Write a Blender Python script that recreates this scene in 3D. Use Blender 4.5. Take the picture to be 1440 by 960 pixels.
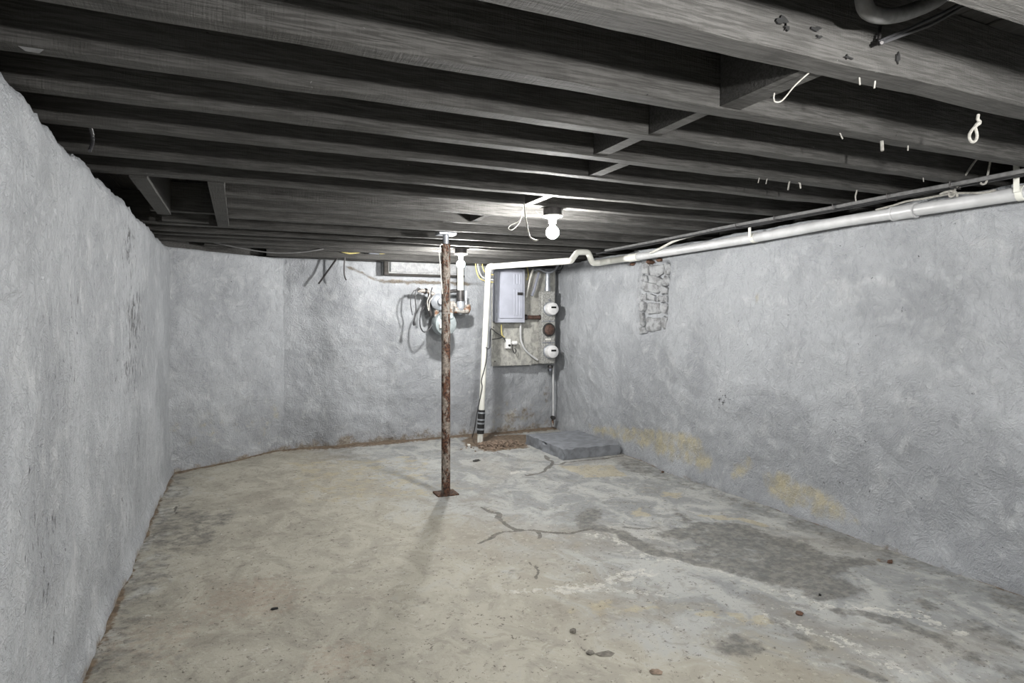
import bpy, math, random
import numpy as np
from mathutils import Vector
random.seed(7)
rng = np.random.default_rng(7)
for o in list(bpy.data.objects): bpy.data.objects.remove(o)
scene = bpy.context.scene
col = scene.collection

# ------------------------------------------------------------------ camera, world, exposure
# room axes: X along the joists (left wall -> right wall), Y into the depth, Z up; camera stands at (0, 0)
F, CX, CY, EYE = 875.0, 720.0, 450.0, 1.35
TH = math.atan2(383, 875)
cam_d = bpy.data.cameras.new('camera'); cam = bpy.data.objects.new('camera', cam_d); col.objects.link(cam)
cam.location = (0, 0, EYE); cam.rotation_euler = (math.pi / 2, 0, -TH)
cam_d.sensor_width = 36; cam_d.lens = F / 1440 * 36; cam_d.shift_y = -30 / 1440; cam_d.clip_start = 0.02
scene.camera = cam
w = bpy.data.worlds.new('World'); scene.world = w; w.use_nodes = True
w.node_tree.nodes['Background'].inputs[0].default_value = (0, 0, 0, 1)
w.node_tree.nodes['Background'].inputs[1].default_value = 0.0
vs = scene.view_settings
vs.view_transform = 'Standard'; vs.look = 'None'; vs.gamma = 1.0; vs.use_curve_mapping = False
vs.exposure = 0.24
BULB_POWER = {'middle': 84.0, 'back': 95.0, 'stair': 125.0, 'side': 30.0}     # watts of light per bulb

# ------------------------------------------------------------------ measured points (pixel ray met with a real plane)
c_, s_ = math.cos(TH), math.sin(TH)
def ray(x, y):
    u = (x - CX) / F; v = -(y - CY) / F
    return Vector((u * c_ + s_, -u * s_ + c_, v))
E0 = Vector((0, 0, EYE))
def onx(x, y, X): r = ray(x, y); return r * (X / r.x) + E0
def ony(x, y, Y): r = ray(x, y); return r * (Y / r.y) + E0
def onz(x, y, Z=0.0): r = ray(x, y); return r * ((Z - EYE) / r.z) + E0
V = Vector

# ------------------------------------------------------------------ numpy noise
def vnoise(x, y, seed=0):
    x = np.asarray(x, float); y = np.asarray(y, float)
    xi = np.floor(x).astype(np.int64); yi = np.floor(y).astype(np.int64)
    xf = x - xi; yf = y - yi
    def h(a, b):
        n = (a * 374761393 + b * 668265263 + seed * 1442695041) & 0x7fffffff
        n = ((n ^ (n >> 13)) * 1274126177) & 0x7fffffff
        return ((n ^ (n >> 16)) & 0xffff) / 65535.0
    u = xf * xf * xf * (xf * (xf * 6 - 15) + 10); v = yf * yf * yf * (yf * (yf * 6 - 15) + 10)
    a = h(xi, yi); b = h(xi + 1, yi); c = h(xi, yi + 1); d = h(xi + 1, yi + 1)
    return (a + (b - a) * u) * (1 - v) + (c + (d - c) * u) * v
def fbm(x, y, seed=0, oct=4, gain=0.5):
    t = 0; a = 1; s = 0
    for k in range(oct):
        t = t + a * vnoise(np.asarray(x) * 2 ** k + 17.3 * k, np.asarray(y) * 2 ** k - 9.1 * k, seed + k); s += a; a *= gain
    return t / s
def sstep(a, b, x):
    t = np.clip((x - a) / (b - a), 0, 1); return t * t * (3 - 2 * t)
def seg_dist(X, Y, pts):
    best = np.full(X.shape, 1e9)
    for (ax, ay), (bx, by) in zip(pts[:-1], pts[1:]):
        dx, dy = bx - ax, by - ay
        t = np.clip(((X - ax) * dx + (Y - ay) * dy) / (dx * dx + dy * dy + 1e-12), 0, 1)
        best = np.minimum(best, np.hypot(X - ax - t * dx, Y - ay - t * dy))
    return best
def poly_sdf(X, Y, pts):
    d = seg_dist(X, Y, pts + [pts[0]]); ins = np.zeros(X.shape, bool)
    n = len(pts)
    for i in range(n):
        (ax, ay), (bx, by) = pts[i], pts[(i + 1) % n]
        if ay == by: continue
        cond = ((ay > Y) != (by > Y)) & (X < (bx - ax) * (Y - ay) / (by - ay) + ax)
        ins ^= cond
    return np.where(ins, -d, d)

# ------------------------------------------------------------------ materials
def lin(r, g, b):
    f = lambda v: (v / 255 / 12.92) if v / 255 <= 0.04045 else ((v / 255 + 0.055) / 1.055) ** 2.4
    return (f(r), f(g), f(b), 1)
class NT:
    def __init__(s, name):
        s.m = bpy.data.materials.new(name); s.m.use_nodes = True; s.t = s.m.node_tree
        s.b = s.t.nodes['Principled BSDF']; s.tc = s.t.nodes.new('ShaderNodeTexCoord')
        s.geo = s.t.nodes.new('ShaderNodeNewGeometry')
    def set(s, sock, v):
        if isinstance(v, bpy.types.NodeSocket): s.t.links.new(v, sock)
        elif v is not None: sock.default_value = v
    def noise(s, scale, detail=4, rough=0.55, vec=None, stretch=None, dist=0.0, off=0):
        n = s.t.nodes.new('ShaderNodeTexNoise'); n.inputs['Scale'].default_value = scale
        n.inputs['Detail'].default_value = detail; n.inputs['Roughness'].default_value = rough; n.inputs['Distortion'].default_value = dist
        mp = s.t.nodes.new('ShaderNodeMapping'); s.t.links.new(vec or s.geo.outputs['Position'], mp.inputs[0])
        mp.inputs['Scale'].default_value = stretch or (1, 1, 1); mp.inputs['Location'].default_value = (off, off * 1.7, off * .6)
        s.t.links.new(mp.outputs[0], n.inputs[0])
        a = s.math('MULTIPLY_ADD', n.outputs[0], 1.75); a.node.inputs[2].default_value = -.375; return a
    def ramp(s, v, a, b, lo=0.0, hi=1.0):
        n = s.t.nodes.new('ShaderNodeMapRange'); n.interpolation_type = 'SMOOTHSTEP'
        s.set(n.inputs[0], v); n.inputs[1].default_value = a; n.inputs[2].default_value = b; n.inputs[3].default_value = lo; n.inputs[4].default_value = hi
        return n.outputs[0]
    def math(s, op, a, b=None):
        n = s.t.nodes.new('ShaderNodeMath'); n.operation = op; s.set(n.inputs[0], a)
        if b is not None: s.set(n.inputs[1], b)
        return n.outputs[0]
    def mix(s, f, a, b, mode='MIX'):
        n = s.t.nodes.new('ShaderNodeMix'); n.data_type = 'RGBA'; n.blend_type = mode
        s.set(n.inputs[0], f); s.set(n.inputs[6], a); s.set(n.inputs[7], b); return n.outputs[2]
    def attr(s, name):
        n = s.t.nodes.new('ShaderNodeAttribute'); n.attribute_name = name; return n.outputs['Fac']
    def objrand(s):
        return s.t.nodes.new('ShaderNodeObjectInfo').outputs['Random']
    def bump(s, h, strength=0.3, dist=0.01, prev=None):
        n = s.t.nodes.new('ShaderNodeBump'); n.inputs['Strength'].default_value = strength; n.inputs['Distance'].default_value = dist
        s.set(n.inputs['Height'], h)
        if prev is not None: s.t.links.new(prev, n.inputs['Normal'])
        return n.outputs[0]
    def out(s, colr, rough=0.6, normal=None, metal=0.0, spec=None):
        s.set(s.b.inputs['Base Color'], colr); s.set(s.b.inputs['Roughness'], rough); s.b.inputs['Metallic'].default_value = metal
        if normal is not None: s.t.links.new(normal, s.b.inputs['Normal'])
        if spec is not None: s.b.inputs['Specular IOR Level'].default_value = spec
        return s.m
MAT = {}
def plain(name, rgb, rough=0.5, metal=0.0, var=0.15, scale=30, bump=0.05):
    n = NT(name); a = lin(*rgb); k = n.noise(scale, 3)
    d = tuple(x * (1 - var) for x in a[:3]) + (1,); e = tuple(min(1, x * (1 + var)) for x in a[:3]) + (1,)
    MAT[name] = n.out(n.mix(n.ramp(k, .3, .7), d, e), rough, n.bump(k, bump, .004), metal); return MAT[name]
def rusty(name, rgb, rust, amount=0.5, rough=0.7, metal=0.0, scale=14, stretch=(1, 1, 1)):
    n = NT(name); k = n.noise(scale, 6, .65, stretch=stretch); k2 = n.noise(60, 4, off=3)
    base = n.mix(n.ramp(k2, .3, .7), lin(*rgb), lin(*[v * .75 for v in rgb]))
    r = n.mix(n.ramp(k2, .35, .7), lin(*rust), lin(*[v * .45 for v in rust]))
    MAT[name] = n.out(n.mix(n.ramp(k, 1 - amount - .06, 1 - amount + .06), base, r), rough, n.bump(k2, .35, .004), metal); return MAT[name]

# painted parged wall
def wall_mat(name, stretch, tint=(1, 1, 1)):
    n = NT(name)
    big = n.noise(1.3, 4, .6, dist=.4); mid = n.noise(6, 5, .6, dist=.6, off=2); fine = n.noise(55, 4, .6, off=5)
    brush = n.noise(24, 5, .65, stretch=(1, 1, .45), dist=1.2, off=1)
    c = n.mix(n.ramp(big, .32, .68), lin(150, 153, 157), lin(168, 171, 175))
    c = n.mix(n.math('MULTIPLY', n.ramp(mid, .5, .95), .6), c, lin(192, 194, 196))
    c = n.mix(n.math('MULTIPLY', n.ramp(brush, .52, .75), .35), c, lin(134, 137, 141))
    c = n.mix(1.0, c, tint + (1,), 'MULTIPLY')
    rn = n.math('ABSOLUTE', n.math('SUBTRACT', n.noise(7, 5, .6, dist=1.6, off=41), .5)); ridge = n.ramp(rn, 0, .11, 1, 0)
    rn2 = n.math('ABSOLUTE', n.math('SUBTRACT', n.noise(19, 4, .6, dist=1.0, off=47), .5)); ridge2 = n.ramp(rn2, 0, .12, 1, 0)
    # scraped flecks and chips
    fl = n.noise(44, 5, .72, stretch=stretch, dist=.7, off=9)
    fm = n.math('MULTIPLY', n.ramp(n.math('ADD', fl, n.math('MULTIPLY', n.attr('fleck'), .26)), .83, .87), .95)
    c = n.mix(fm, c, lin(54, 54, 54))
    ye = n.math('ADD', n.attr('yellow'), n.math('MULTIPLY', n.math('SUBTRACT', n.noise(7, 6, .68, off=6), .5), 1.5))
    yc = n.mix(n.ramp(n.noise(12, 4, off=8), .35, .65), lin(176, 167, 138), lin(160, 154, 134))
    c = n.mix(n.math('MULTIPLY', n.ramp(ye, .42, 1.15), .85), c, yc)
    gr = n.math('ADD', n.attr('grime'), n.math('MULTIPLY', n.math('SUBTRACT', n.noise(9, 6, .7, off=4), .5), 1.2))
    c = n.mix(n.math('MULTIPLY', n.ramp(gr, .45, .9), .85), c, n.mix(n.ramp(fine, .35, .65), lin(112, 98, 80), lin(140, 132, 118)))
    h = n.math('ADD', n.math('MULTIPLY', mid, .6), n.math('ADD', n.math('MULTIPLY', brush, .5), n.math('MULTIPLY', fine, .22)))
    h = n.math('ADD', h, n.math('ADD', n.math('MULTIPLY', ridge, .30), n.math('MULTIPLY', ridge2, .22)))
    MAT[name] = n.out(c, n.ramp(brush, .3, .7, .42, .62), n.bump(n.math('SUBTRACT', h, n.math('MULTIPLY', fm, .4)), .55, .022)); return MAT[name]
wall_mat('paint_left', (1, 1.0, .33)); wall_mat('paint_right', (1, .8, .9), (1, 1, 1)); wall_mat('paint_back', (.9, 1, .9))

def floor_mat():
    n = NT('concrete_floor')
    big = n.noise(.9, 5, .6, dist=.6); mid = n.noise(4.5, 6, .65, dist=1.0, off=2, stretch=(1, .7, 1)); fine = n.noise(70, 4, .65, off=4); sp = n.noise(24, 5, .7, off=7)
    beige = n.mix(n.ramp(mid, .3, .7), lin(156, 152, 140), lin(177, 173, 160))
    grey = n.mix(n.ramp(mid, .32, .68), lin(138, 140, 140), lin(170, 171, 168))
    g = n.math('ADD', n.attr('greyness'), n.math('MULTIPLY', n.math('SUBTRACT', mid, .5), 1.2))
    c = n.mix(n.ramp(g, .2, .8), beige, grey)
    c = n.mix(n.math('MULTIPLY', n.ramp(big, .5, .72), .35), c, lin(132, 125, 113))
    c = n.mix(n.math('MULTIPLY', n.ramp(sp, .62, .74), .4), c, lin(186, 183, 171))
    c = n.mix(n.math('MULTIPLY', n.ramp(n.noise(11, 7, .72, off=31, dist=.8), .56, .70), .3), c, lin(112, 107, 97))
    def layer(c, name, colA, colB, k, op, lo=.42, hi=.62, ns=16, off=11):
        v = n.math('ADD', n.attr(name), n.math('MULTIPLY', n.math('SUBTRACT', n.noise(ns, 6, .7, off=off), .5), k))
        if name == 'damp': v = n.math('ADD', v, n.math('MULTIPLY', n.math('SUBTRACT', n.noise(3.4, 5, .6, off=51, dist=.8), .55), .75))
        return n.mix(n.math('MULTIPLY', n.ramp(v, lo, hi), op), c, n.mix(n.ramp(sp, .35, .65), colA, colB))
    c = layer(c, 'rustdust', lin(150, 122, 104), lin(160, 140, 122), 1.4, .32, .35, 1.0, 30, 12)
    c = layer(c, 'tan', lin(180, 170, 143), lin(166, 156, 130), 1.3, .6, .4, .7, 9, 13)
    c = layer(c, 'pale', lin(206, 204, 195), lin(184, 183, 178), 2.2, .7, .5, .72, 22, 14)
    c = layer(c, 'damp', lin(88, 88, 86), lin(120, 118, 112), 1.1, .78, .22, .80, 14, 15)
    c = layer(c, 'crack', lin(74, 71, 66), lin(100, 96, 89), .8, .75, .4, .6, 40, 16)
    c = layer(c, 'dirt', lin(92, 76, 60), lin(126, 108, 88), .9, .9, .4, .66, 20, 17)
    c = n.mix(n.math('MULTIPLY', n.ramp(n.noise(38, 4, .8, off=21), .70, .735), .75), c, lin(74, 68, 60))
    h = n.math('ADD', n.math('MULTIPLY', mid, .5), n.math('ADD', n.math('MULTIPLY', sp, .3), n.math('MULTIPLY', fine, .25)))
    rough = n.math('SUBTRACT', n.ramp(mid, .3, .7, .62, .82), n.math('MULTIPLY', n.attr('damp'), .12))
    MAT['concrete_floor'] = n.out(c, rough, n.bump(h, .45, .012), 0, .3)
floor_mat()

def timber(name, rgbA, rgbB, rough=.75, grain=(1.2, 22, 22), spots=True):
    n = NT(name); P = n.geo.outputs['Position']
    g = n.noise(6, 6, .65, stretch=grain, dist=.5); sawn = n.noise(9, 3, .6, stretch=(14, 1.5, 1.5), off=3); p = n.noise(2.2, 4, .6, off=5)
    c = n.mix(n.ramp(g, .3, .7), lin(*rgbA), lin(*rgbB))
    c = n.mix(n.math('MULTIPLY', n.ramp(p, .45, .75), .4), c, lin(*[v * .7 for v in rgbA]))
    c = n.mix(n.math('MULTIPLY', n.objrand(), .35), c, lin(*[v * .8 for v in rgbB]))
    if spots:
        k = n.noise(13, 3, .8, stretch=(1, 1.6, 1.6), off=8, dist=1.5)
        c = n.mix(n.math('MULTIPLY', n.ramp(k, .90, .93), .9), c, lin(22, 22, 22))
        c = n.mix(n.math('MULTIPLY', n.ramp(k, .10, .05), .4), c, lin(160, 160, 158))
    MAT[name] = n.out(c, rough, n.bump(n.math('ADD', g, n.math('MULTIPLY', sawn, .6)), .5, .01), 0, .25)
timber('joist_wood', (62, 61, 59), (88, 87, 85))
timber('dark_wood', (52, 50, 48), (74, 72, 69), spots=False)
timber('plank_wood', (60, 59, 57), (84, 83, 81), grain=(22, 1.2, 22), spots=False)
timber('grey_board', (148, 150, 152), (172, 173, 173), grain=(4, 4, 3), spots=False)
timber('backer_ply', (146, 146, 142), (186, 185, 178), grain=(3, 3, 2.2), spots=True)
plain('pvc_white', (226, 226, 218), .35, 0, .05, 8, .02)
plain('pvc_grey', (196, 197, 198), .35, 0, .08, 8, .03)
plain('panel_grey', (166, 169, 180), .38, 0, .05, 6, .02)
plain('panel_dark', (120, 123, 134), .4, 0, .05, 6, .02)
plain('meter_face', (214, 214, 214), .3, 0, .04)
rusty('meter_box', (168, 168, 164), (150, 118, 78), .14, .5, 0, 7)
plain('galvanised', (168, 172, 178), .4, .6, .12, 18)
plain('dark_metal', (62, 60, 60), .5, .5, .2)
plain('black_rubber', (34, 34, 35), .6, 0, .2)
plain('cable_grey', (110, 110, 110), .55, 0, .15)
plain('cable_black', (52, 52, 54), .5, 0, .15)
plain('cable_yellow', (206, 192, 126), .5, 0, .12)
plain('cable_white', (212, 211, 204), .5, 0, .1)
plain('string_white', (158, 156, 150), .85, 0, .15, 80)
plain('porcelain', (222, 221, 216), .3, 0, .05)
plain('white_plastic', (226, 226, 224), .4, 0, .04)
plain('gas_meter_grey', (142, 150, 152), .5, .2, .12, 14)
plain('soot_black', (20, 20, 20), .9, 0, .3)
plain('slab_paint', (122, 125, 130), .6, 0, .16, 12, .5)
plain('brick_red', (92, 68, 54), .9, 0, .25, 40, .4)
plain('mortar', (132, 130, 124), .95, 0, .2, 30, .8)
plain('pebble_mix', (128, 112, 98), .9, 0, .35, 26, .4)
plain('pebble_grey', (116, 112, 104), .9, 0, .25, 40, .4)
plain('copper_brown', (92, 72, 64), .45, .4, .25)
plain('label_white', (216, 214, 208), .6, 0, .05)
rusty('post_rust', (148, 138, 128), (96, 66, 50), .52, .75, .1, 17, (1, 1, .5))
rusty('iron_rust', (156, 152, 146), (120, 84, 58), .42, .75, .1, 20)
rusty('rust_plate', (110, 90, 74), (84, 58, 42), .6, .8, .1, 40)
n = NT('stone_paint'); k = n.noise(40, 5, .65); k2 = n.noise(14, 5, .7, off=3)
MAT['stone_paint'] = n.out(n.mix(n.ramp(k2, .35, .7), lin(164, 166, 168), lin(124, 125, 126)), .7, n.bump(k, .6, .012))
def glow(name, power, r):
    m = bpy.data.materials.new(name); m.use_nodes = True; t = m.node_tree
    t.nodes.remove(t.nodes['Principled BSDF']); e = t.nodes.new('ShaderNodeEmission')
    e.inputs[0].default_value = (1, .985, .96, 1); e.inputs[1].default_value = power / (math.pi * 4 * math.pi * r * r)
    t.links.new(e.outputs[0], t.nodes['Material Output'].inputs[0]); MAT[name] = m

# ------------------------------------------------------------------ mesh building
class MB:
    def __init__(s): s.v = []; s.f = []
    def add(s, vs, fs):
        b = len(s.v); s.v += [tuple(p) for p in vs]; s.f += [tuple(i + b for i in f) for f in fs]; return s
    def box(s, a, b, bev=0.0):
        a = [min(a[i], b[i]) for i in range(3)], [max(a[i], b[i]) for i in range(3)]; lo, hi = a
        if bev <= 0:
            vs = [(x, y, z) for z in (lo[2], hi[2]) for y in (lo[1], hi[1]) for x in (lo[0], hi[0])]
            return s.add(vs, [(0, 2, 3, 1), (4, 5, 7, 6), (0, 1, 5, 4), (2, 6, 7, 3), (0, 4, 6, 2), (1, 3, 7, 5)])
        bev = min(bev, *[(hi[i] - lo[i]) * .45 for i in range(3)])
        vs = []; idx = {}
        for k in range(8):
            sg = [(k >> i) & 1 for i in range(3)]
            for ax in range(3):
                p = [(hi[i] if sg[i] else lo[i]) for i in range(3)]
                for i in range(3):
                    if i != ax: p[i] += -bev if sg[i] else bev
                idx[(k, ax)] = len(vs); vs.append(p)
        fs = []
        for ax in range(3):
            o1, o2 = (ax + 1) % 3, (ax + 2) % 3
            for sd in (0, 1):
                q = [(0, 0), (1, 0), (1, 1), (0, 1)]
                f = [idx[((sd << ax) | (a_ << o1) | (b_ << o2), ax)] for a_, b_ in q]
                fs.append(f if sd else f[::-1])
            for a_ in (0, 1):
                for b_ in (0, 1):
                    k0 = (a_ << o1) | (b_ << o2); k1 = k0 | (1 << ax)
                    f = [idx[(k0, o1)], idx[(k1, o1)], idx[(k1, o2)], idx[(k0, o2)]]
                    fs.append(f if (a_ != b_) else f[::-1])
        for k in range(8):
            f = [idx[(k, 0)], idx[(k, 1)], idx[(k, 2)]]
            fs.append(f if bin(k).count('1') % 2 == 1 else f[::-1])
        return s.add(vs, fs)
    def tube(s, pts, r, seg=8, smooth=0, caps=True):
        P = [V(p) for p in pts]
        if smooth:
            Q = []
            for i in range(len(P) - 1):
                p0, p1, p2, p3 = P[max(i - 1, 0)], P[i], P[i + 1], P[min(i + 2, len(P) - 1)]
                for k in range(smooth):
                    t = k / smooth
                    Q.append(.5 * ((2 * p1) + (p2 - p0) * t + (2 * p0 - 5 * p1 + 4 * p2 - p3) * t * t + (3 * p1 - p0 - 3 * p2 + p3) * t ** 3))
            P = Q + [P[-1]]
        R = list(r) if isinstance(r, (list, tuple)) else [r] * len(P)
        if len(R) != len(P): R = [R[min(int(i / len(P) * len(R)), len(R) - 1)] for i in range(len(P))]
        T = [(P[min(i + 1, len(P) - 1)] - P[max(i - 1, 0)]).normalized() for i in range(len(P))]
        up = V((0, 0, 1)) if abs(T[0].z) < .9 else V((1, 0, 0)); nrm = (up - T[0] * up.dot(T[0])).normalized()
        vs = []; fs = []
        for i, p in enumerate(P):
            nrm = (nrm - T[i] * nrm.dot(T[i])).normalized(); bi = T[i].cross(nrm)
            for k in range(seg):
                a = 2 * math.pi * k / seg; vs.append(p + (nrm * math.cos(a) + bi * math.sin(a)) * R[i])
        for i in range(len(P) - 1):
            for k in range(seg):
                k2 = (k + 1) % seg; fs.append((i * seg + k, i * seg + k2, (i + 1) * seg + k2, (i + 1) * seg + k))
        if caps: fs.append(tuple(range(seg))[::-1]); fs.append(tuple((len(P) - 1) * seg + k for k in range(seg)))
        return s.add(vs, fs)
    def lathe(s, prof, org, axis='z', seg=20, sign=1):
        # prof: (radius, height) along the axis
        vs = []; fs = []; o = V(org)
        for (r, h) in prof:
            for k in range(seg):
                a = 2 * math.pi * k / seg; x, y = r * math.cos(a), r * math.sin(a)
                vs.append(o + (V((x, y, h * sign)) if axis == 'z' else V((x, h * sign, y)) if axis == 'y' else V((h * sign, x, y))))
        for i in range(len(prof) - 1):
            for k in range(seg):
                k2 = (k + 1) % seg; fs.append((i * seg + k, i * seg + k2, (i + 1) * seg + k2, (i + 1) * seg + k))
        fs.append(tuple(range(seg))[::-1]); fs.append(tuple((len(prof) - 1) * seg + k for k in range(seg)))
        return s.add(vs, fs)
    def build(s, name, mat, parent=None, smooth=False, loc=None):
        return link_mesh(name, s.v, s.f, mat, parent, smooth, loc)
def wloc(o):
    p = V((0, 0, 0))
    while o is not None: p = p + o.location; o = o.parent
    return p
def link_mesh(name, vs, fs, mat, parent=None, smooth=False, loc=None):
    A = np.array([tuple(p) for p in vs], float)
    if loc is None: L = V(((A[:, 0].min() + A[:, 0].max()) / 2, (A[:, 1].min() + A[:, 1].max()) / 2, A[:, 2].min()))
    else: L = V(loc)
    A = A - np.array(L)
    me = bpy.data.meshes.new(name); me.from_pydata(A.tolist(), [], [tuple(f) for f in fs]); me.update()
    import bmesh
    bm = bmesh.new(); bm.from_mesh(me); bmesh.ops.recalc_face_normals(bm, faces=bm.faces); bm.to_mesh(me); bm.free()
    if smooth:
        me.polygons.foreach_set('use_smooth', [True] * len(me.polygons))
        try: me.set_sharp_from_angle(angle=math.radians(40))
        except Exception: pass
    me.materials.append(MAT[mat]); o = bpy.data.objects.new(name, me); col.objects.link(o)
    o.location = L - wloc(parent) if parent else L
    if parent: o.parent = parent
    return o
def tag(o, label, cat, group=None):
    o['label'] = label; o['category'] = cat
    if group: o['group'] = group
    return o
def thing(name, label, cat, loc, group=None):
    o = bpy.data.objects.new(name, None); o.empty_display_size = .1; col.objects.link(o); o.location = loc
    return tag(o, label, cat, group)
def struct(o): o['kind'] = 'structure'; return o

# ------------------------------------------------------------------ floor
def axis_lines(a, fa, fb, b, fine, coarse):
    return np.concatenate([np.arange(a, fa, coarse), np.arange(fa, fb, fine), np.arange(fb, b + 1e-6, coarse)])
def XR(Y): return 3.52 + np.maximum(0, np.asarray(Y) - 4.4) * .04       # face of the right wall
def fl(*pp): return [tuple(onz(x, y)[:2]) for x, y in pp]
def make_grid(name, xs, ys, pos, mat, thick, attrs, structure=True):
    A, B = np.meshgrid(xs, ys); nx, ny = len(xs), len(ys)
    Pn = pos(A, B)                                                        # (ny, nx, 3)
    nrm = np.array(thick, float)
    top = Pn.reshape(-1, 3)
    ring = [j for j in range(nx)] + [i * nx + nx - 1 for i in range(1, ny)] + [(ny - 1) * nx + j for j in range(nx - 2, -1, -1)] + [i * nx for i in range(ny - 2, 0, -1)]
    back = top[ring] + nrm
    allv = np.concatenate([top, back]); n0 = len(top); m = len(ring)
    ii, jj = np.meshgrid(np.arange(ny - 1), np.arange(nx - 1), indexing='ij')
    a = (ii * nx + jj).ravel(); quads = np.stack([a, a + 1, a + nx + 1, a + nx], 1).tolist()
    for k in range(m):
        k2 = (k + 1) % m; quads.append((ring[k2], ring[k], n0 + k, n0 + k2))
    quads.append(tuple(n0 + k for k in range(m))[::-1])
    me = bpy.data.meshes.new(name); L = V((float(top[:, 0].mean()), float(top[:, 1].mean()), float(top[:, 2].min())))
    me.from_pydata((allv - np.array(L)).tolist(), [], quads); me.update()
    sm = np.ones(len(me.polygons), bool); sm[-(m + 1):] = False
    me.polygons.foreach_set('use_smooth', sm)
    for k, f in attrs.items():
        at = me.attributes.new(k, 'FLOAT', 'POINT'); d = np.zeros(len(allv), np.float32); d[:n0] = f(A, B).ravel(); at.data.foreach_set('value', d)
    me.materials.append(MAT[mat]); o = bpy.data.objects.new(name, me); col.objects.link(o); o.location = L
    if structure: struct(o)
    return o
def warp(X, Y, s=3.0, a=.05): return X + a * (fbm(X * s, Y * s, 91, 3) - .5) * 2, Y + a * (fbm(X * s, Y * s, 57, 3) - .5) * 2
def line_mask(lines):
    def f(X, Y):
        X, Y = warp(X, Y, 7, .045); m = np.zeros(X.shape)
        for pts, wd in lines:
            d = seg_dist(X, Y, pts); m = np.maximum(m, 1 - sstep(wd * .35, wd * 1.3, d))
        return m
    return f
def area_mask(polys, lines=(), soft=.06):
    def f(X, Y):
        X, Y = warp(X, Y, 3, .07); m = np.zeros(X.shape)
        for pts, k in polys: m = np.maximum(m, k * (1 - sstep(-soft, soft, poly_sdf(X, Y, pts))))
        for pts, wd, k in lines: m = np.maximum(m, k * (1 - sstep(wd * .4, wd * 1.4, seg_dist(X, Y, pts))))
        return m
    return f
def ell(cx, cy, rx, ry): return [onz(cx + rx * math.cos(a), cy + ry * math.sin(a))[:2] for a in np.linspace(0, 2 * math.pi, 14)[:-1]]
cracks = line_mask([
    (fl((680, 712), (700, 723), (703, 732), (727, 743), (747, 748), (800, 750), (833, 743)), .021),
    (fl((675, 763), (697, 753), (710, 748), (733, 746)), .017), (fl((752, 748), (757, 759)), .016),
    (fl((747, 790), (757, 800), (750, 812)), .010), (fl((767, 640), (777, 653), (763, 663), (743, 667)), .024),
    (fl((777, 653), (833, 647), (877, 641)), .020), (fl((246, 712), (250, 722)), .008)])
damp = area_mask([
    ([tuple(p) for p in fl((808, 724), (825, 712), (838, 722), (835, 742), (815, 738))], .9),
    (fl((940, 721), (955, 716), (972, 731), (1053, 738), (1087, 754), (1131, 763), (1175, 782), (1262, 787), (1212, 798), (1175, 813), (1219, 830), (1175, 840), (1150, 845), (1119, 829), (1078, 816), (1031, 807), (967, 790), (930, 779), (985, 766), (920, 748), (965, 742)), .85),
    ([tuple(p) for p in ell(1028, 904, 29, 17)], .8), ([tuple(p) for p in ell(1308, 855, 10, 5)], 1.0),
    (fl((860, 648), (905, 652), (960, 672), (930, 676), (885, 662)), .55)],
    [(fl((833, 740), (883, 750), (907, 769), (933, 780), (967, 789), (1020, 800)), .055, .9),
     (fl((883, 742), (920, 741)), .02, .7), (fl((1181, 857), (1212, 860), (1262, 876), (1312, 900)), .05, .85),
     (fl((1312, 900), (1344, 919), (1390, 941), (1440, 955)), .06, .6), (fl((1094, 872), (1125, 891), (1156, 910)), .04, .6),
     (fl((1184, 932), (1212, 947), (1237, 957)), .03, .8), (fl((1370, 880), (1400, 895), (1440, 905)), .08, .55),
     ([(3.42, 1.4), (3.44, 3.0), (3.42, 4.2), (3.40, 5.1)], .15, .46), (fl((713, 800), (700, 815)), .05, .35)])
pale = area_mask([], [(fl((703, 833), (760, 831), (800, 828)), .04, .55), (fl((790, 828), (835, 824)), .06, .85), (fl((850, 826), (940, 832)), .04, .5),
    (fl((860, 812), (905, 800)), .06, .65), (fl((830, 752), (880, 760), (912, 782), (1000, 800), (1080, 824), (1130, 842), (1180, 858)), .05, .45),
    (fl((1200, 852), (1290, 868), (1345, 890)), .05, .65), (fl((725, 665), (737, 663)), .04, .9), (fl((1090, 870), (1180, 900), (1260, 940)), .06, .5)])
tan = area_mask([(fl((880, 716), (900, 712), (910, 722), (885, 728)), .8), (fl((780, 655), (860, 651), (880, 668), (820, 672)), .75), (fl((925, 690), (960, 692), (950, 700), (928, 699)), .7),
    (fl((400, 650), (600, 640), (620, 700), (430, 710)), .45)], [(fl((1000, 855), (1080, 875)), .06, .6), (fl((820, 860), (900, 850)), .1, .5), (fl((985, 725), (1040, 730), (1070, 738)), .05, .7)])
def greyness(X, Y): return sstep(.6, 2.6, X + .25 * (Y - 3) + .7 * (fbm(X * .8, Y * .8, 5) - .5)) + .35 * (1 - sstep(-.5, -.1, X))
def dirt(X, Y):
    wn = fbm(X * 2.2, Y * 2.2, 33, 4); b = 1 - sstep(.05, .30 + .25 * (wn - .5), 6.93 - Y)
    b = np.where(X < .4, 0, b); dl = seg_dist(X, Y, [(-.56, 6.24), (.39, 6.91)]); b = np.maximum(b, 1 - sstep(.03, .20 * wn + .06, dl))
    b = np.maximum(b, .95 * (1 - sstep(-.06, .12, poly_sdf(*warp(X, Y, 3, .1), fl((655, 625), (700, 634), (742, 630), (742, 612), (660, 612))))))
    b = np.maximum(b, (1 - sstep(.005, .085 * wn + .012, X + .552 + .05 * (fbm(X * 9, Y * 9, 77) - .5))) * .75)
    b = np.maximum(b, .7 * (1 - sstep(.01, .06 * wn + .02, XR(Y) - X)))
    b = np.maximum(b, .6 * (1 - sstep(0, .12, np.hypot(X - onz(1235, 789).x, (Y - onz(1235, 789).y) * 1.3))))
    return b
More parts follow.
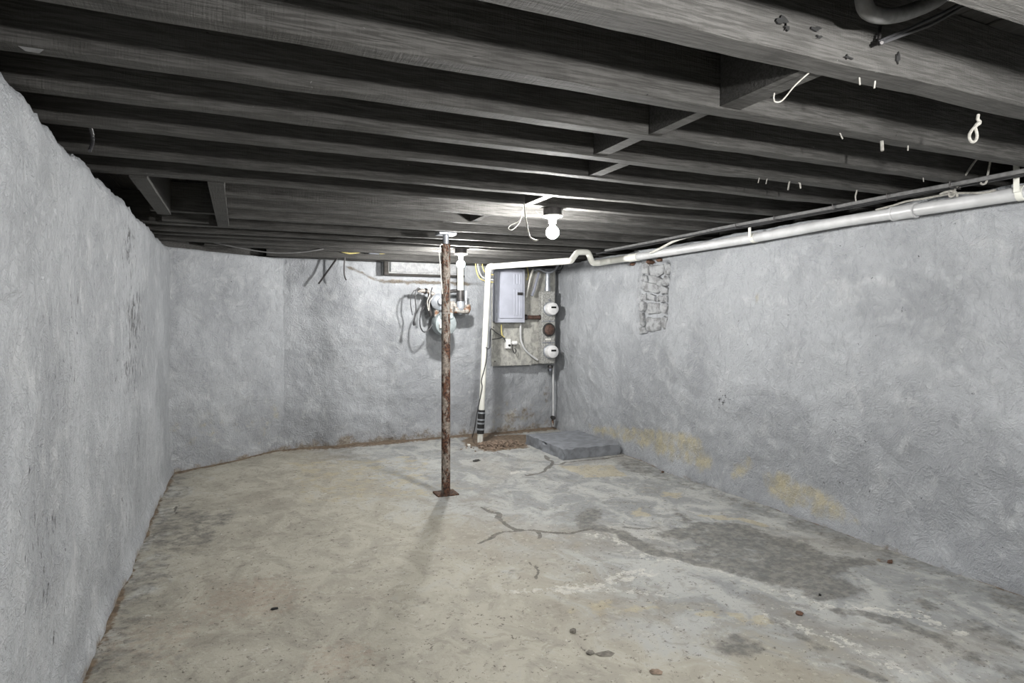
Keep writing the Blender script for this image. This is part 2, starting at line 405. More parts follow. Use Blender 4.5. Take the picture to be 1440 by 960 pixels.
def rustdust(X, Y):
    m = .8 * (1 - sstep(.05, .55, np.hypot(X - onz(350, 840).x, (Y - onz(350, 840).y))))
    m = np.maximum(m, .7 * (1 - sstep(.05, .3, np.hypot(X - onz(480, 925).x, Y - onz(480, 925).y))))
    return np.maximum(m, .6 * (1 - sstep(.1, .5, np.hypot(X - onz(200, 900).x, Y - onz(200, 900).y))))
def leftgrey(X, Y):
    return np.maximum(damp(X, Y), np.maximum(.55 * (1 - sstep(.02, .2, poly_sdf(*warp(X, Y, 2.5, .15), fl((228, 720), (300, 724), (290, 758), (200, 765))))),
        .48 * (1 - sstep(.05, .45, X + .56))))
def floor_h(X, Y): return .022 * (fbm(X * 1.1, Y * 1.1, 3) - .5) + .010 * (fbm(X * 6, Y * 6, 4) - .5) - .006 * cracks(X, Y) + .02 * sstep(6.6, 6.95, Y) * fbm(X * 5, Y * 5, 8)
floor = make_grid('floor', axis_lines(-.85, -.65, 3.66, 3.95, .0135, .1), axis_lines(-2.9, 1.0, 7.0, 7.3, .0135, .12),
    lambda X, Y: np.stack([X, Y, floor_h(X, Y)], -1), 'concrete_floor', (0, 0, -.12),
    {'crack': cracks, 'damp': leftgrey, 'pale': pale, 'tan': tan, 'greyness': greyness, 'dirt': dirt, 'rustdust': rustdust})
def fz(x, y): return float(floor_h(np.array([[x]]), np.array([[y]]))[0, 0])

# ------------------------------------------------------------------ walls
def lumps(u, z, seed, amp=.05):
    return amp * (fbm(u * 1.4, z * 1.4, seed, 3) - .5) + amp * .55 * (fbm(u * 4.2, z * 4.2, seed + 9, 3) - .5) + amp * .22 * (fbm(u * 14, z * 14, seed + 20, 3) - .5)
def zero(A, B): return np.zeros(A.shape)
ZS = lambda top, st=.02: np.linspace(-.04, top, int(top / st))
# left wall: ragged parged top below the joists
def left_pos(Y, Z):
    t = (Z + .04) / 2.02; top = 1.99 + .05 * (fbm(Y * 1.1, Y * 0 + 2, 71, 3) - .5) + .035 * (fbm(Y * 9, Y * 0 + 2, 73, 4, .7) - .5)
    Zn = -.04 + t * (top + .04)
    x = -.56 + lumps(Y, Zn, 11, .034) - .03 * sstep(.965, 1.0, t) ** 2 * (0.2 + fbm(Y * 7, Y * 0, 12))
    x = x + .02 * (1 - sstep(.0, .12, Zn))
    return np.stack([x, Y, Zn], -1)
def left_fleck(Y, Z):
    m = np.zeros(Y.shape)
    for (px, py, ry, rz, k) in [(182, 350, .35, .22, 1), (190, 450, .55, .28, 1.1), (185, 520, .5, .2, 1.0), (100, 520, .25, .35, .55), (175, 700, .3, .35, .6), (60, 760, .3, .4, .5), (195, 620, .3, .4, .6)]:
        p = onx(px, py, -.56); m = np.maximum(m, k * np.exp(-((Y - p.y) / ry) ** 2 - ((Z - p.z) / rz) ** 2))
    return m + .12
struct(make_grid('wall_left', axis_lines(-2.7, 1.2, 6.42, 6.45, .018, .1), ZS(1.98, .018), left_pos, 'paint_left', (-.34, 0, 0),
    {'fleck': left_fleck, 'yellow': zero, 'grime': lambda Y, Z: .62 * (1 - sstep(0, .07, Z))}))
# right wall with a chiselled-out recess that shows the rubble
PATCH = [(p.y, p.z) for p in (onx(894, 366, 3.53), onx(942, 366, 3.53), onx(937, 462, 3.53), onx(931, 466, 3.53), onx(906, 471, 3.53), onx(895, 471, 3.53))]
def right_pos(Y, Z):
    Zt = Z * (1 + .02 * (fbm(Y * 3, Y * 0, 44) - .5) * sstep(1.6, 2.0, Z))
    x = XR(Y) - lumps(Y, Z, 31, .06) - .03 * (1 - sstep(0, .25, Z))
    d = poly_sdf(Y + .03 * (fbm(Y * 9, Z * 9, 3) - .5), Z + .03 * (fbm(Y * 9, Z * 9, 5) - .5), PATCH)
    x = x + .05 * (1 - sstep(-.02, .012, d))
    return np.stack([x, Y, Zt], -1)
YEL = [[(onx(a, b, 3.52).y, onx(a, b, 3.52).z) for a, b in pl] for pl in (
    [(815, 590), (835, 600), (875, 600), (930, 603), (985, 615), (1003, 645), (1005, 664), (975, 655), (945, 648), (900, 628), (865, 617), (830, 610)],
    [(1032, 655), (1055, 640), (1060, 652), (1048, 675), (1033, 672)], [(1068, 660), (1110, 668), (1170, 700), (1225, 742), (1180, 735), (1120, 710), (1080, 695)])]
def right_yellow(Y, Z):
    m = np.zeros(Y.shape)
    for pl in YEL: m = np.maximum(m, .92 * (1 - sstep(-.05, .07, poly_sdf(Y, Z, pl))))
    p = onx(1066, 417, 3.52); m = np.maximum(m, 1.0 * np.exp(-((Y - p.y) / .04) ** 2 - ((Z - p.z) / .05) ** 2)); return m
def right_fleck(Y, Z):
    m = np.zeros(Y.shape) + .10
    for (px, py, ry, rz, k) in [(1020, 560, .12, .1, .9), (1190, 600, .25, .12, .6), (1180, 680, .3, .15, .55), (950, 640, .3, .2, .5)]:
        p = onx(px, py, 3.52); m = np.maximum(m, k * np.exp(-((Y - p.y) / ry) ** 2 - ((Z - p.z) / rz) ** 2))
    return m
wall_right = make_grid('wall_right', axis_lines(-2.7, 1.3, 7.0, 7.05, .018, .1), ZS(2.02, .018), right_pos, 'paint_right', (.34, 0, 0),
    {'fleck': right_fleck, 'yellow': right_yellow, 'grime': lambda Y, Z: .5 * (1 - sstep(0, .06, Z))})
# back wall
def back_pos(X, Z):
    y = 6.92 - lumps(X, Z, 51, .07) - .05 * (1 - sstep(.3, 1.1, Z)) * (1 - sstep(.4, 1.2, X))
    cz = 1.935 - .16 * sstep(1.0, 1.5, X) + .02 * (fbm(X * 4, X * 0, 6) - .5)                       # ragged edge under the boarded opening
    y = y + .07 * sstep(-.02, .03, Z - cz) * sstep(.98, 1.1, X) * (1 - sstep(2.55, 2.7, X))
    return np.stack([X, y, Z], -1)
def back_grime(X, Z):
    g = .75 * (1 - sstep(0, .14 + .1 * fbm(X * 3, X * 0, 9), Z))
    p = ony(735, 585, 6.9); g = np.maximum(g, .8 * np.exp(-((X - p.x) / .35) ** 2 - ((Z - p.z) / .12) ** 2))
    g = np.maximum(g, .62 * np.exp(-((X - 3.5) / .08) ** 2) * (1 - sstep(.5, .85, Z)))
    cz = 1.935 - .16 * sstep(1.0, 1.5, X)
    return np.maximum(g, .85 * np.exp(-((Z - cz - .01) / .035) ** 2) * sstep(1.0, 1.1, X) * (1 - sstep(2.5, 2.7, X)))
make_grid('wall_back', np.arange(.30, 3.78, .018), ZS(2.0, .018), back_pos, 'paint_back', (0, .34, 0),
    {'fleck': lambda X, Z: zero(X, Z) + .05, 'yellow': lambda X, Z: .55 * np.exp(-((X - 3.0) / .5) ** 2) * (1 - sstep(.15, .7, Z)), 'grime': back_grime})
DA, DB = np.array([-.62, 6.20]), np.array([.40, 6.915]); DU = (DB - DA) / np.linalg.norm(DB - DA); DN = np.array([DU[1], -DU[0]])
def diag_pos(U, Z):
    h = lumps(U, Z, 81, .07) + .02
    return np.stack([DA[0] + U * DU[0] + DN[0] * h, DA[1] + U * DU[1] + DN[1] * h, Z], -1)
make_grid('wall_corner', np.arange(0, np.linalg.norm(DB - DA) + .02, .018), ZS(1.99, .018), diag_pos, 'paint_back', (-DN[0] * .3, -DN[1] * .3, 0),
    {'fleck': lambda X, Z: zero(X, Z) + .08, 'yellow': lambda X, Z: .42 * np.exp(-((Z - .35) / .2) ** 2), 'grime': lambda X, Z: .7 * (1 - sstep(0, .08, Z))})
make_grid('wall_front', np.arange(-.6, 3.6, .1), ZS(2.02, .1), lambda X, Z: np.stack([X, -2.6 + lumps(X, Z, 97, .05), Z], -1), 'paint_back', (0, -.3, 0), {'fleck': zero, 'yellow': zero, 'grime': zero})

# rubble stones in the recess of the right wall
def stone(poly, depth, mat='stone_paint', name='stone'):
    # poly: (y, z) outline on the wall; a lumpy stone with a domed face
    n_ = len(poly); cy = sum(p[0] for p in poly) / n_; cz = sum(p[1] for p in poly) / n_; x0 = float(XR(cy)) + .055
    mb = MB(); vs = []; rings = [(.95, 0), (.95, depth * .6), (.82, depth * .92), (.5, depth * 1.05)]
    for k, (sc, dx) in enumerate(rings):
        for (y, z) in poly: vs.append((x0 - dx - random.uniform(-.004, .004), cy + (y - cy) * sc + random.uniform(-.005, .005), cz + (z - cz) * sc + random.uniform(-.005, .005)))
    fs = []
    for r in range(3):
        for k in range(n_): k2 = (k + 1) % n_; fs.append((r * n_ + k, r * n_ + k2, (r + 1) * n_ + k2, (r + 1) * n_ + k))
    fs.append(tuple(3 * n_ + k for k in range(n_))); fs.append(tuple(range(n_))[::-1])
    return mb.add(vs, fs).build(name, mat, wall_right, True)
for (x0, y0, x1, y1, sl) in [(215, 75, 320, 205, 0), (318, 85, 500, 215, -8), (505, 70, 590, 205, 5), (215, 215, 300, 300, 10), (312, 225, 470, 330, 20), (475, 215, 560, 330, 0), (245, 300, 440, 410, 28),
        (450, 340, 545, 430, 0), (210, 420, 285, 495, 0), (295, 425, 400, 505, 6), (408, 440, 535, 520, 4), (212, 505, 275, 625, 0), (290, 520, 455, 655, 0), (465, 530, 545, 650, 0),
        (212, 640, 268, 790, 0), (280, 680, 455, 850, 0), (465, 675, 540, 820, 0), (210, 805, 292, 882, 0)]:
    pts = []
    corners = [(x0, y0 - sl), (x1, y0 + sl), (x1, y1 + sl), (x0, y1 - sl)]
    for k in range(4):
        a, b = corners[k], corners[(k + 1) % 4]
        for t in (.14, .5, .86): pts.append((a[0] + (b[0] - a[0]) * t + random.uniform(-13, 13), a[1] + (b[1] - a[1]) * t + random.uniform(-13, 13)))
    stone([(q.y, q.z) for q in (onx(870 + x / 8, 360 + y / 8, 3.545) for x, y in pts)], random.uniform(.028, .05))
for (px, py, rx, rz) in [(888, 371, .06, .016), (911, 368, .04, .022), (927, 365, .05, .02)]:
    q = onx(px, py, 3.54); stone([(q.y + rx * math.cos(a), q.z + rz * math.sin(a)) for a in np.linspace(0, 2 * math.pi, 9)[:-1]], .06, 'brick_red', 'brick_fragment')

# ------------------------------------------------------------------ ceiling: subfloor planks, joists, blocking
ZJ, ZT = 2.045, 2.27
ceil_mb = MB(); ceil_mb.box((-.95, -2.9, 2.30), (3.95, 7.25, 2.36)); ceiling = struct(ceil_mb.build('ceiling', 'plank_wood'))
pm = None
for k in range(33):
    x = -.9 + k * .145
    o = MB().box((x + .002, -2.85, ZT + .001 + .003 * (k % 3)), (x + .143, 7.2, 2.298), .003).build('plank', 'plank_wood', ceiling)
JY = [(-2.25, .065), (-1.85, .065), (-1.45, .065), (-1.05, .065), (-.65, .065), (-.25, .065), (.15, .065), (.5, .065), (.86, .075), (1.27, .088), (1.66, .066), (2.0, .06), (2.335, .06), (2.67, .055), (3.12, .055), (3.47, .06)]
BACKJ = [(3.865, .06), (4.235, .06), (4.67, .065)]                                      # cut short by the trimmed opening
FARJ = [(5.16, .065), (5.55, .06), (5.79, .06), (6.2, .06), (6.5, .06)]
def joist(y1, wd, x0=-.80, x1=3.76, mat='joist_wood', z0=ZJ, z1=ZT, name='joist'):
    n_ = 60; vs = []; sd = int(abs(y1) * 997) % 500; xs = np.linspace(x0, x1, n_)
    zb = z0 + .010 * (fbm(xs * 2.5, xs * 0 + 1, sd, 4) - .5) ; wob = .010 * (fbm(xs * 1.2, xs * 0 + 5, sd + 3, 3) - .5)
    ch = .002 + .012 * np.clip(fbm(xs * 7, xs * 0 + 3, sd + 6, 3) - .45, 0, 1)
    for x, z, w_, c in zip(xs, zb, wob, ch):
        ya, yb = y1 - wd + w_, y1 + w_
        vs += [(x, ya, z1), (x, ya, z + c), (x, ya + c, z), (x, yb - c, z), (x, yb, z + c), (x, yb, z1)]
    fs = []
    for i in range(n_ - 1):
        for k in range(6): k2 = (k + 1) % 6; fs.append((i * 6 + k, i * 6 + k2, i * 6 + 6 + k2, i * 6 + 6 + k))
    fs.append((0, 1, 2, 3, 4, 5)); fs.append(tuple((n_ - 1) * 6 + k for k in range(6)))
    return MB().add(vs, fs).build(name, mat, ceiling, True)
TX0 = onz(292, 256, ZJ).x                                                             # trimmer beside the framed opening
for y, wd in JY: joist(y, wd)
for y, wd in BACKJ: joist(y, wd, TX0 + .06)
for y, wd in FARJ: joist(y, wd, -.80 if y < 6.3 else -.3)
joist(6.90, .14, .25, 3.76, z0=2.005, name='sill_beam')
MB().box((-.9, -2.8, 1.99), (-.82, 6.3, 2.29)).build('rim_board', 'joist_wood', ceiling)
MB().box((3.78, -2.8, 2.03), (3.86, 7.1, 2.29)).build('rim_board', 'joist_wood', ceiling)
_u = np.array([DU[0], DU[1]]); _a = DA - _u * .1 - DN * .12; _b = DB + _u * .1 - DN * .12; _n = -DN * .06
MB().add([(p[0], p[1], z) for z in (1.995, 2.29) for p in (_a, _b, _b + _n, _a + _n)], [(0, 3, 2, 1), (4, 5, 6, 7), (0, 1, 5, 4), (1, 2, 6, 5), (2, 3, 7, 6), (3, 0, 4, 7)]).build('sill_plate', 'joist_wood', ceiling)
MB().box((-.3, 7.0, 2.005), (3.76, 7.08, 2.29)).build('rim_board', 'joist_wood', ceiling)
MB().box((-.9, -2.85, 2.03), (3.86, -2.8, 2.29)).build('rim_board', 'joist_wood', ceiling)
# trimmers run with the depth between two joists
def trimmer(xa, xb, wd, ya, yb, mat='joist_wood', z0=ZJ - .008, name='trimmer'):
    vs = []
    for (x, y) in ((xa, ya), (xb, yb)):
        vs += [(x, y, z0), (x + wd, y, z0), (x + wd, y, ZT - .01), (x, y, ZT - .01)]
    return MB().add(vs, [(0, 1, 2, 3), (7, 6, 5, 4), (0, 4, 5, 1), (1, 5, 6, 2), (2, 6, 7, 3), (3, 7, 4, 0)]).build(name, mat, ceiling)
p2 = onz(308, 327, ZJ)
trimmer(TX0, TX0 + .0, .075, 3.475, 5.09)
p1 = onz(181, 246, ZJ); trimmer(p1.x, p1.x, .075, 3.475, 4.62, 'joist_wood')
MB().box((p1.x - .05, 4.63, ZJ + .02), (TX0, 4.69, ZT - .01), .004).build('header', 'joist_wood', ceiling)
MB().box((-.50, 4.95, ZJ + .0), (-.20, 5.0, 2.16), .004).build('scrap_board', 'joist_wood', ceiling)
# solid blocking between joists, one staggered row
def blocking(px, py, ja, jb, wd=.06, mat='joist_wood'):
    x = onz(px, py, ZJ).x; allj = JY + BACKJ + FARJ
    trimmer(x, x, wd, allj[ja][0] + .004, allj[jb][0] - allj[jb][1] - .004, mat, ZJ + .004, 'blocking')
blocking(1011, 152, 9, 10, .085); blocking(865, 205, 11, 12, .06); blocking(835, 245, 12, 13, .06); blocking(738, 288, 14, 15, .05); blocking(690, 300, 16, 17, .05)
blocking(940, 178, 10, 11, .05, 'joist_wood')

# knots and gouges in the near joist
def gouge(px, py, sx, sz, seed, yf=1.1835):
    r = random.Random(seed); p = ony(px, py, yf); n_ = 11; vs = []
    for dy in (-.006, .012):
        for k in range(n_):
            a = 2 * math.pi * k / n_; q = (r.uniform(.25, 1.25) if dy < 0 else 0)
            if dy < 0: vs.append((p.x + sx * q * math.cos(a), p.y + dy, p.z + sz * q * math.sin(a)))
            else: vs.append((vs[k][0], p.y + dy, vs[k][2]))
    fs = [tuple(range(n_)), tuple(range(2 * n_ - 1, n_ - 1, -1))] + [(k, (k + 1) % n_, n_ + (k + 1) % n_, n_ + k) for k in range(n_)]
    return MB().add(vs, fs).build('knot', 'soot_black', ceiling)
for k, g in enumerate([(1098, 30, .020, .012), (1147, 42, .022, .009), (1190, 81, .018, .006), (1260, 84, .009, .022), (1104, 40, .010, .010), (1150, 53, .012, .005)]): gouge(*g, 20 + k)
# ------------------------------------------------------------------ things
# --- bare bulbs in round lampholders
def bulb_light(label, x, y, key, ztop=ZJ, chain=True, box=True, block=0, name='ceiling_light', bulb='bulb'):
    t = thing(name, label, 'light', (x, y, ztop - .19), 'bare bulbs under the joists')
    if block: MB().box((x - .07, y - .06, ztop), (x + .07, y + .06, ztop + block + .006), .004).build('mounting_block', 'dark_wood', t)
    if box: MB().lathe([(.056, 0), (.058, -.004), (.058, -.04), (.056, -.042)], (x, y, ztop), 'z', 24).build('junction_box', 'dark_metal', t, True)
    MB().lathe([(.058, -.042), (.062, -.046), (.062, -.052), (.045, -.058), (.026, -.066), (.024, -.092), (.018, -.094)], (x, y, ztop), 'z', 24).build('lampholder', 'porcelain', t, True)
    R = .040 if key in ('middle', 'back') else .030; glow('bulb_glow_' + key, BULB_POWER[key], R)
    pr = [(.013, -.090), (.014, -.105)] + [(R * math.sin(a), -.150 + R * math.cos(a)) for a in np.linspace(.55, math.pi - .10, 9)]
    MB().lathe(pr, (x, y, ztop), 'z', 20).build(bulb, 'bulb_glow_' + key, t, True)
    if chain:
        mb = MB(); a = V((x - .03, y, ztop - .06))
        mb.tube([a, a + V((-.05, -.02, -.002)), a + V((-.10, -.03, .03))], .0025, 6, 4).build('pull_cord', 'string_white', t, True)
    return t
b1 = ony(777, 300, 3.445); b2 = ony(648, 360, 5.76)
bulb_light('bare glowing bulb in the middle of the joists, between post and right wall', b1.x, 3.445, 'middle')
bulb_light('bare glowing bulb beside the white standpipe near the back wall', b2.x, 5.76, 'back', chain=False)
bulb_light('bare glowing bulb under the joists at the stair end of the basement', 1.3, .12, 'stair', ZJ - .07, False, True, .07, 'ceiling_light_offscreen', 'bulb_offscreen')
bulb_light('bare glowing bulb close to the right wall under the drain pipe end', 3.0, .12, 'side', chain=False, name='wall_side_light_offscreen', bulb='wall_side_bulb_offscreen')
# cord hanging by the middle bulb
a = onz(737, 290, ZJ - .002)
mb = MB(); pts = [(739, 305), (741, 316), (743, 327), (746, 334), (753, 338), (757, 337)]
mb.tube([V((ony(737, 300, 3.36).x, 3.36, ZJ))] + [ony(x, y, 3.36) for x, y in pts], [.004, .005, .004, .006, .005, .006, .004], 6, 4)
tag(mb.build('pull_string', 'string_white', None, True), 'knotted white string hanging beside the middle bulb', 'string')
mb = MB(); mb.tube([ony(x, y, 3.42) for x, y in [(735, 291), (733, 306), (728, 316), (720, 323), (715, 321), (719, 316), (728, 312), (733, 306)]], .0025, 6, 4)
tag(mb.build('wire_loop', 'cable_white', None, True), 'thin white wire loop dangling between string and post', 'wire')

# --- rusty steel post
PX, PY = onz(627.5, 699).x, onz(627.5, 699).y; PY = 4.635; PX = ony(627, 690, PY).x; zf = fz(PX, PY)
post = thing('support_post', 'rusty round steel support post standing alone on the concrete floor', 'post', (PX, PY, zf))
MB().lathe([(.034, .011), (.0345, .6), (.034, 1.2), (.0345, 1.93), (.030, 1.94)], (PX, PY, zf), 'z', 20).build('column', 'post_rust', post, True)
MB().lathe([(.024, 1.94), (.024, 2.006 - zf), (.022, 2.007 - zf)], (PX, PY, zf), 'z', 16).build('jack_screw', 'galvanised', post, True)
MB().box((PX - .085, PY - .075, zf - .004), (PX + .085, PY + .075, zf + .011), .004).build('base_plate', 'rust_plate', post)
MB().box((PX - .07, PY - .06, 2.008), (PX + .07, PY + .06, 2.026), .003).build('top_plate', 'galvanised', post)
mb = MB(); pts = []
for k in range(26):
    t = k / 25; a = -1.5 + .35 * math.sin(t * 9) + .25 * math.sin(t * 31); pts.append((PX + .0365 * math.cos(a), PY + .0365 * math.sin(a), zf + 1.93 - t * .75))
mb.tube(pts, .002, 5, 2); mb.tube([(PX + .036 * math.cos(-1.2 + .3 * math.sin(k * .8)), PY + .036 * math.sin(-1.2 + .3 * math.sin(k * .8)), zf + 1.7 - k * .06) for k in range(10)], .002, 5, 2)
mb.build('tangled_wire', 'string_white', post, True)
mb = MB(); mb.tube([(PX - .034, PY - .02, zf + 1.55), (PX - .05, PY - .02, zf + 1.75), (PX - .06, PY - .02, zf + 1.88), (PX - .045, PY - .02, zf + 1.93), (PX - .03, PY - .02, zf + 1.93)], .004, 6, 5)
mb.build('cable', 'cable_white', post, True)
mb = MB(); mb.lathe([(.0365, 1.40), (.0365, 1.406)], (PX, PY, zf), 'z', 16).build('tie_wire', 'string_white', post)

# --- white drain pipe: standpipe, run, hump, then along the right wall
PVC_R = .032
base = onz(675, 622); base = V((base.x, base.y, fz(base.x, base.y)))
topc = ony(687, 375, 6.45)
drain = thing('drain_pipe', 'long plastic drain pipe rising from the floor and running along the right wall', 'pipe', base)
d0 = (topc - base).normalized()
seam = base + d0 * .33
MB().tube([base + V((0, 0, -.01)), base + d0 * .13], PVC_R, 16).build('stub_pipe', 'pvc_white', drain, True)
mb = MB(); mb.tube([base + d0 * .10, base + d0 * .36], .040, 16); cp = mb.build('rubber_coupling', 'black_rubber', drain, True)
for k in (.14, .205, .245, .32):
    MB().tube([base + d0 * k, base + d0 * (k + .018)], .043, 16).build('hose_clamp', 'galvanised', cp, True)
MB().tube([base + d0 * .35, topc], PVC_R, 16).build('standpipe', 'pvc_white', drain, True)
B = ony(803, 366.5, 5.33); dr = (B - topc).normalized()
def elbow(p, a, b, r=.037, L=.06, mat='pvc_white', name='elbow'):
    pts = [p - a * L]; 
    for k in range(7):
        t = k / 6; pts.append((p - a * L * .7) * (1 - t) ** 2 + p * 2 * t * (1 - t) + (p + b * L * .7) * t * t)
    pts.append(p + b * L); MB().tube(pts, r, 16).build(name, mat, drain, True)
elbow(topc, d0, dr)
Bs = B - dr * .02
MB().tube([topc, Bs], PVC_R, 16).build('cross_pipe', 'pvc_white', drain, True)
h1 = ony(810, 357, 5.33); h2 = ony(828, 357, 5.33); Cc = ony(833, 369.5, 5.33)
hump = [Bs - dr * .03, B, B.lerp(h1, .35), h1.lerp(B, .15), h1 + V((.012, 0, .012)), h1.lerp(h2, .3) + V((0, 0, .018)), h1.lerp(h2, .7) + V((0, 0, .018)), h2 + V((-.012, 0, .012)), h2.lerp(Cc, .2), Cc.lerp(h2, .25), Cc + V((.015, 0, 0)), Cc + V((.07, -.01, .0))]
MB().tube(hump, PVC_R * .92, 14, 4).build('hump_fitting', 'pvc_white', drain, True)
WP = [Cc + V((.05, -.01, 0))] + [onx(x, y, 3.43) for x, y in ((860, 366.5), (900, 360.5))]
MB().tube(WP, PVC_R, 16, 3).build('wall_pipe', 'pvc_white', drain, True)
WQ = [onx(x, y, 3.43) for x, y in ((897, 361), (960, 351), (1080, 331), (1180, 312), (1280, 296.5), (1440, 271))]
WQ.append(WQ[-1] + (WQ[-1] - WQ[-2]).normalized() * 2.2)
MB().tube(WQ, PVC_R + .002, 18, 3).build('wall_pipe', 'pvc_grey', drain, True)
def collar(px, w_, r, mat='pvc_grey', name='coupling'):
    for a, b in zip(WQ[:-1], WQ[1:]):
        pa = (a.x * c_ - a.y * s_) / (a.x * s_ + a.y * c_) * F + CX; pb = (b.x * c_ - b.y * s_) / (b.x * s_ + b.y * c_) * F + CX
        if pa <= px <= pb or px < pa:
            t = (px - pa) / (pb - pa); p = a + (b - a) * t; d = (b - a).normalized()
            return MB().tube([p - d * w_ / 2, p + d * w_ / 2], r, 18).build(name, mat, drain, True), p
collar(891, .14, .039, 'pvc_white'); collar(1272, .12, .040); collar(1259, .012, .043); collar(1288, .012, .043)
for px in (1064, 1438):
    _, p = collar(px, .03, .0375, 'pvc_white', 'strap')
    MB().box((p.x - .052, p.y - .012, p.z), (p.x - .045, p.y + .012, ZJ + .06), .001).build('strap_hanger', 'pvc_white', drain)
q = topc + (B - topc) * .42
mb = MB(); mb.tube([q + V((0, -.034, .03)), q + V((.02, -.040, -.01)), q + V((.05, -.04, -.005)), q + V((.06, -.034, .035))], .003, 5, 4); mb.build('tie_wire', 'cable_grey', drain, True)
# black cord beside the standpipe
mb = MB(); mb.tube([onz(664, 615) + V((0, 0, .01))] + [ony(x, y, 6.30) for x, y in ((667, 604), (671, 580), (674, 565), (678, 545), (677, 535), (681, 520), (684, 505), (685, 490))], .006, 6, 5)
tag(mb.build('cord', 'cable_black', None, True), 'black cord trailing down beside the white standpipe to the floor', 'cord')

# --- meter board, breaker panel, meters
YB = 6.80
bl = ony(692, 379, YB); br = ony(781, 512, YB)
board = thing('backboard', 'weathered grey plywood backboard carrying panel and meters in the corner', 'board', ((bl.x + br.x) / 2, YB + .02, br.z))
bx0, bx1, bz0, bz1 = bl.x, min(br.x, 3.56), br.z, ony(700, 377, YB).z
xm = bx0 + (bx1 - bx0) * .62
MB().box((bx0, YB, bz0), (xm - .001, YB + .03, bz1), .003).build('plywood_sheet', 'backer_ply', board)
MB().box((xm + .001, YB + .004, bz0 + .01), (bx1, YB + .03, bz1), .003).build('plywood_sheet', 'backer_ply', board)
for (px, py) in ((696, 508), (694, 460), (752, 503)):
    p = ony(px, py, YB); MB().lathe([(.007, .0), (.007, -.004), (.003, -.006)], p, 'y', 8).build('screw_head', 'dark_metal', board)
for k, zz in enumerate((bz0 + .12, bz1 - .12)):
    MB().box((bx0 + .03, YB + .031, zz), (bx1 - .03, YB + .075, zz + .05)).build('batten', 'dark_wood', board)
# breaker panel
pa = ony(696, 379, 6.69); pb = ony(738, 453.5, 6.69)
x0, x1, z0, z1 = pa.x, pb.x, pb.z, bz1 - .01
pan = thing('breaker_panel', 'grey steel breaker panel with ribbed closed door on the backboard', 'electrical panel', ((x0 + x1) / 2, 6.79, z0))
MB().box((x0 + .012, 6.70, z0 + .012), (x1 - .012, YB - .001, z1 - .012), .003).build('box', 'panel_dark', pan)
MB().box((x0, 6.688, z0), (x1, 6.702, z1), .004).build('cover', 'panel_grey', pan)
dx0, dx1, dz0, dz1 = x0 + .055, x1 - .03, z0 + .05, z1 - .035
dr_ = MB().box((dx0, 6.676, dz0), (dx1, 6.690, dz1), .004).build('door', 'panel_grey', pan)
for k in range(3):
    xx = dx1 - .045 - k * .036
    MB().box((xx, 6.672, dz0 + .03), (xx + .016, 6.6775, dz0 + (.34 if k < 2 else .34)), .002).build('rib', 'panel_grey', dr_)
    MB().box((xx, 6.672, dz0 + .40), (xx + .016, 6.6775, dz1 - .03), .002).build('rib', 'panel_grey', dr_)
pl = ony(731.5, 413, 6.67); MB().box((pl.x - .035, 6.664, pl.z - .017), (pl.x + .035, 6.6775, pl.z + .017), .003).build('latch', 'dark_metal', dr_)
MB().box((x0 + .012, 6.682, z0 + .02), (x0 + .026, 6.690, z1 - .02), .002).build('hinge', 'galvanised', pan)
# meter enclosure
ma = ony(762, 409, 6.70); mbt = ony(780.5, 511, 6.70); mx0, mx1, mz0, mz1 = ma.x, min(mbt.x, 3.545), mbt.z, ma.z
mt = thing('meter_enclosure', 'tall narrow rust-stained steel enclosure with two round electric meters', 'electric meter', ((mx0 + mx1) / 2, 6.79, mz0))
MB().box((mx0, 6.70, mz0), (mx1, YB - .001, mz1), .006).build('housing', 'meter_box', mt)
mz = [ony(772, y, 6.69).z for y in (434, 463.5, 494)]
for zz in (ony(772, 451.5, 6.70).z, ony(772, 481.5, 6.70).z):
    MB().box((mx0 + .004, 6.695, zz - .003), (mx1 - .004, 6.7015, zz + .003)).build('seam', 'panel_dark', mt)
mcx = (mx0 + mx1) / 2 + .012
for k, zz in enumerate(mz):
    if k == 1:
        blk = MB().lathe([(.080, 0), (.082, -.006), (.082, -.018), (.070, -.022)], (mcx - .012, 6.700, zz), 'y', 28).build('blank_cover', 'dark_metal', mt, True)
        MB().lathe([(.066, -.018), (.062, -.030), (.045, -.038), (.02, -.042)], (mcx - .012, 6.700, zz), 'y', 24).build('rusty_disc', 'copper_brown', blk, True)
    else:
        me_ = MB().lathe([(.084, 0), (.086, -.008), (.086, -.028), (.080, -.032)], (mcx, 6.700, zz), 'y', 28).build('meter_socket', 'galvanised', mt, True)
        MB().lathe([(.076, -.03), (.077, -.085), (.073, -.10), (.06, -.108), (.02, -.111)], (mcx, 6.700, zz), 'y', 28).build('meter_dial', 'meter_face', me_, True)
        MB().box((mcx - .030, 6.587, zz + .004), (mcx + .036, 6.592, zz + .026), .001).build('display', 'soot_black', me_)
        MB().lathe([(.010, 0), (.009, -.010)], (mcx + .052, 6.612, zz - .02), 'y', 10).build('seal', 'black_rubber', me_)
    p = V((mcx, 6.699, zz + .105)); MB().box((p.x - .012, 6.690, p.z - .008), (p.x + .012, 6.7005, p.z + .008), .002).build('hasp', 'panel_dark', mt)
MB().box((mcx - .055, 6.6965, mz[1] - .125), (mcx + .02, 6.7005, mz[1] - .105)).build('sticker', 'label_white', mt)
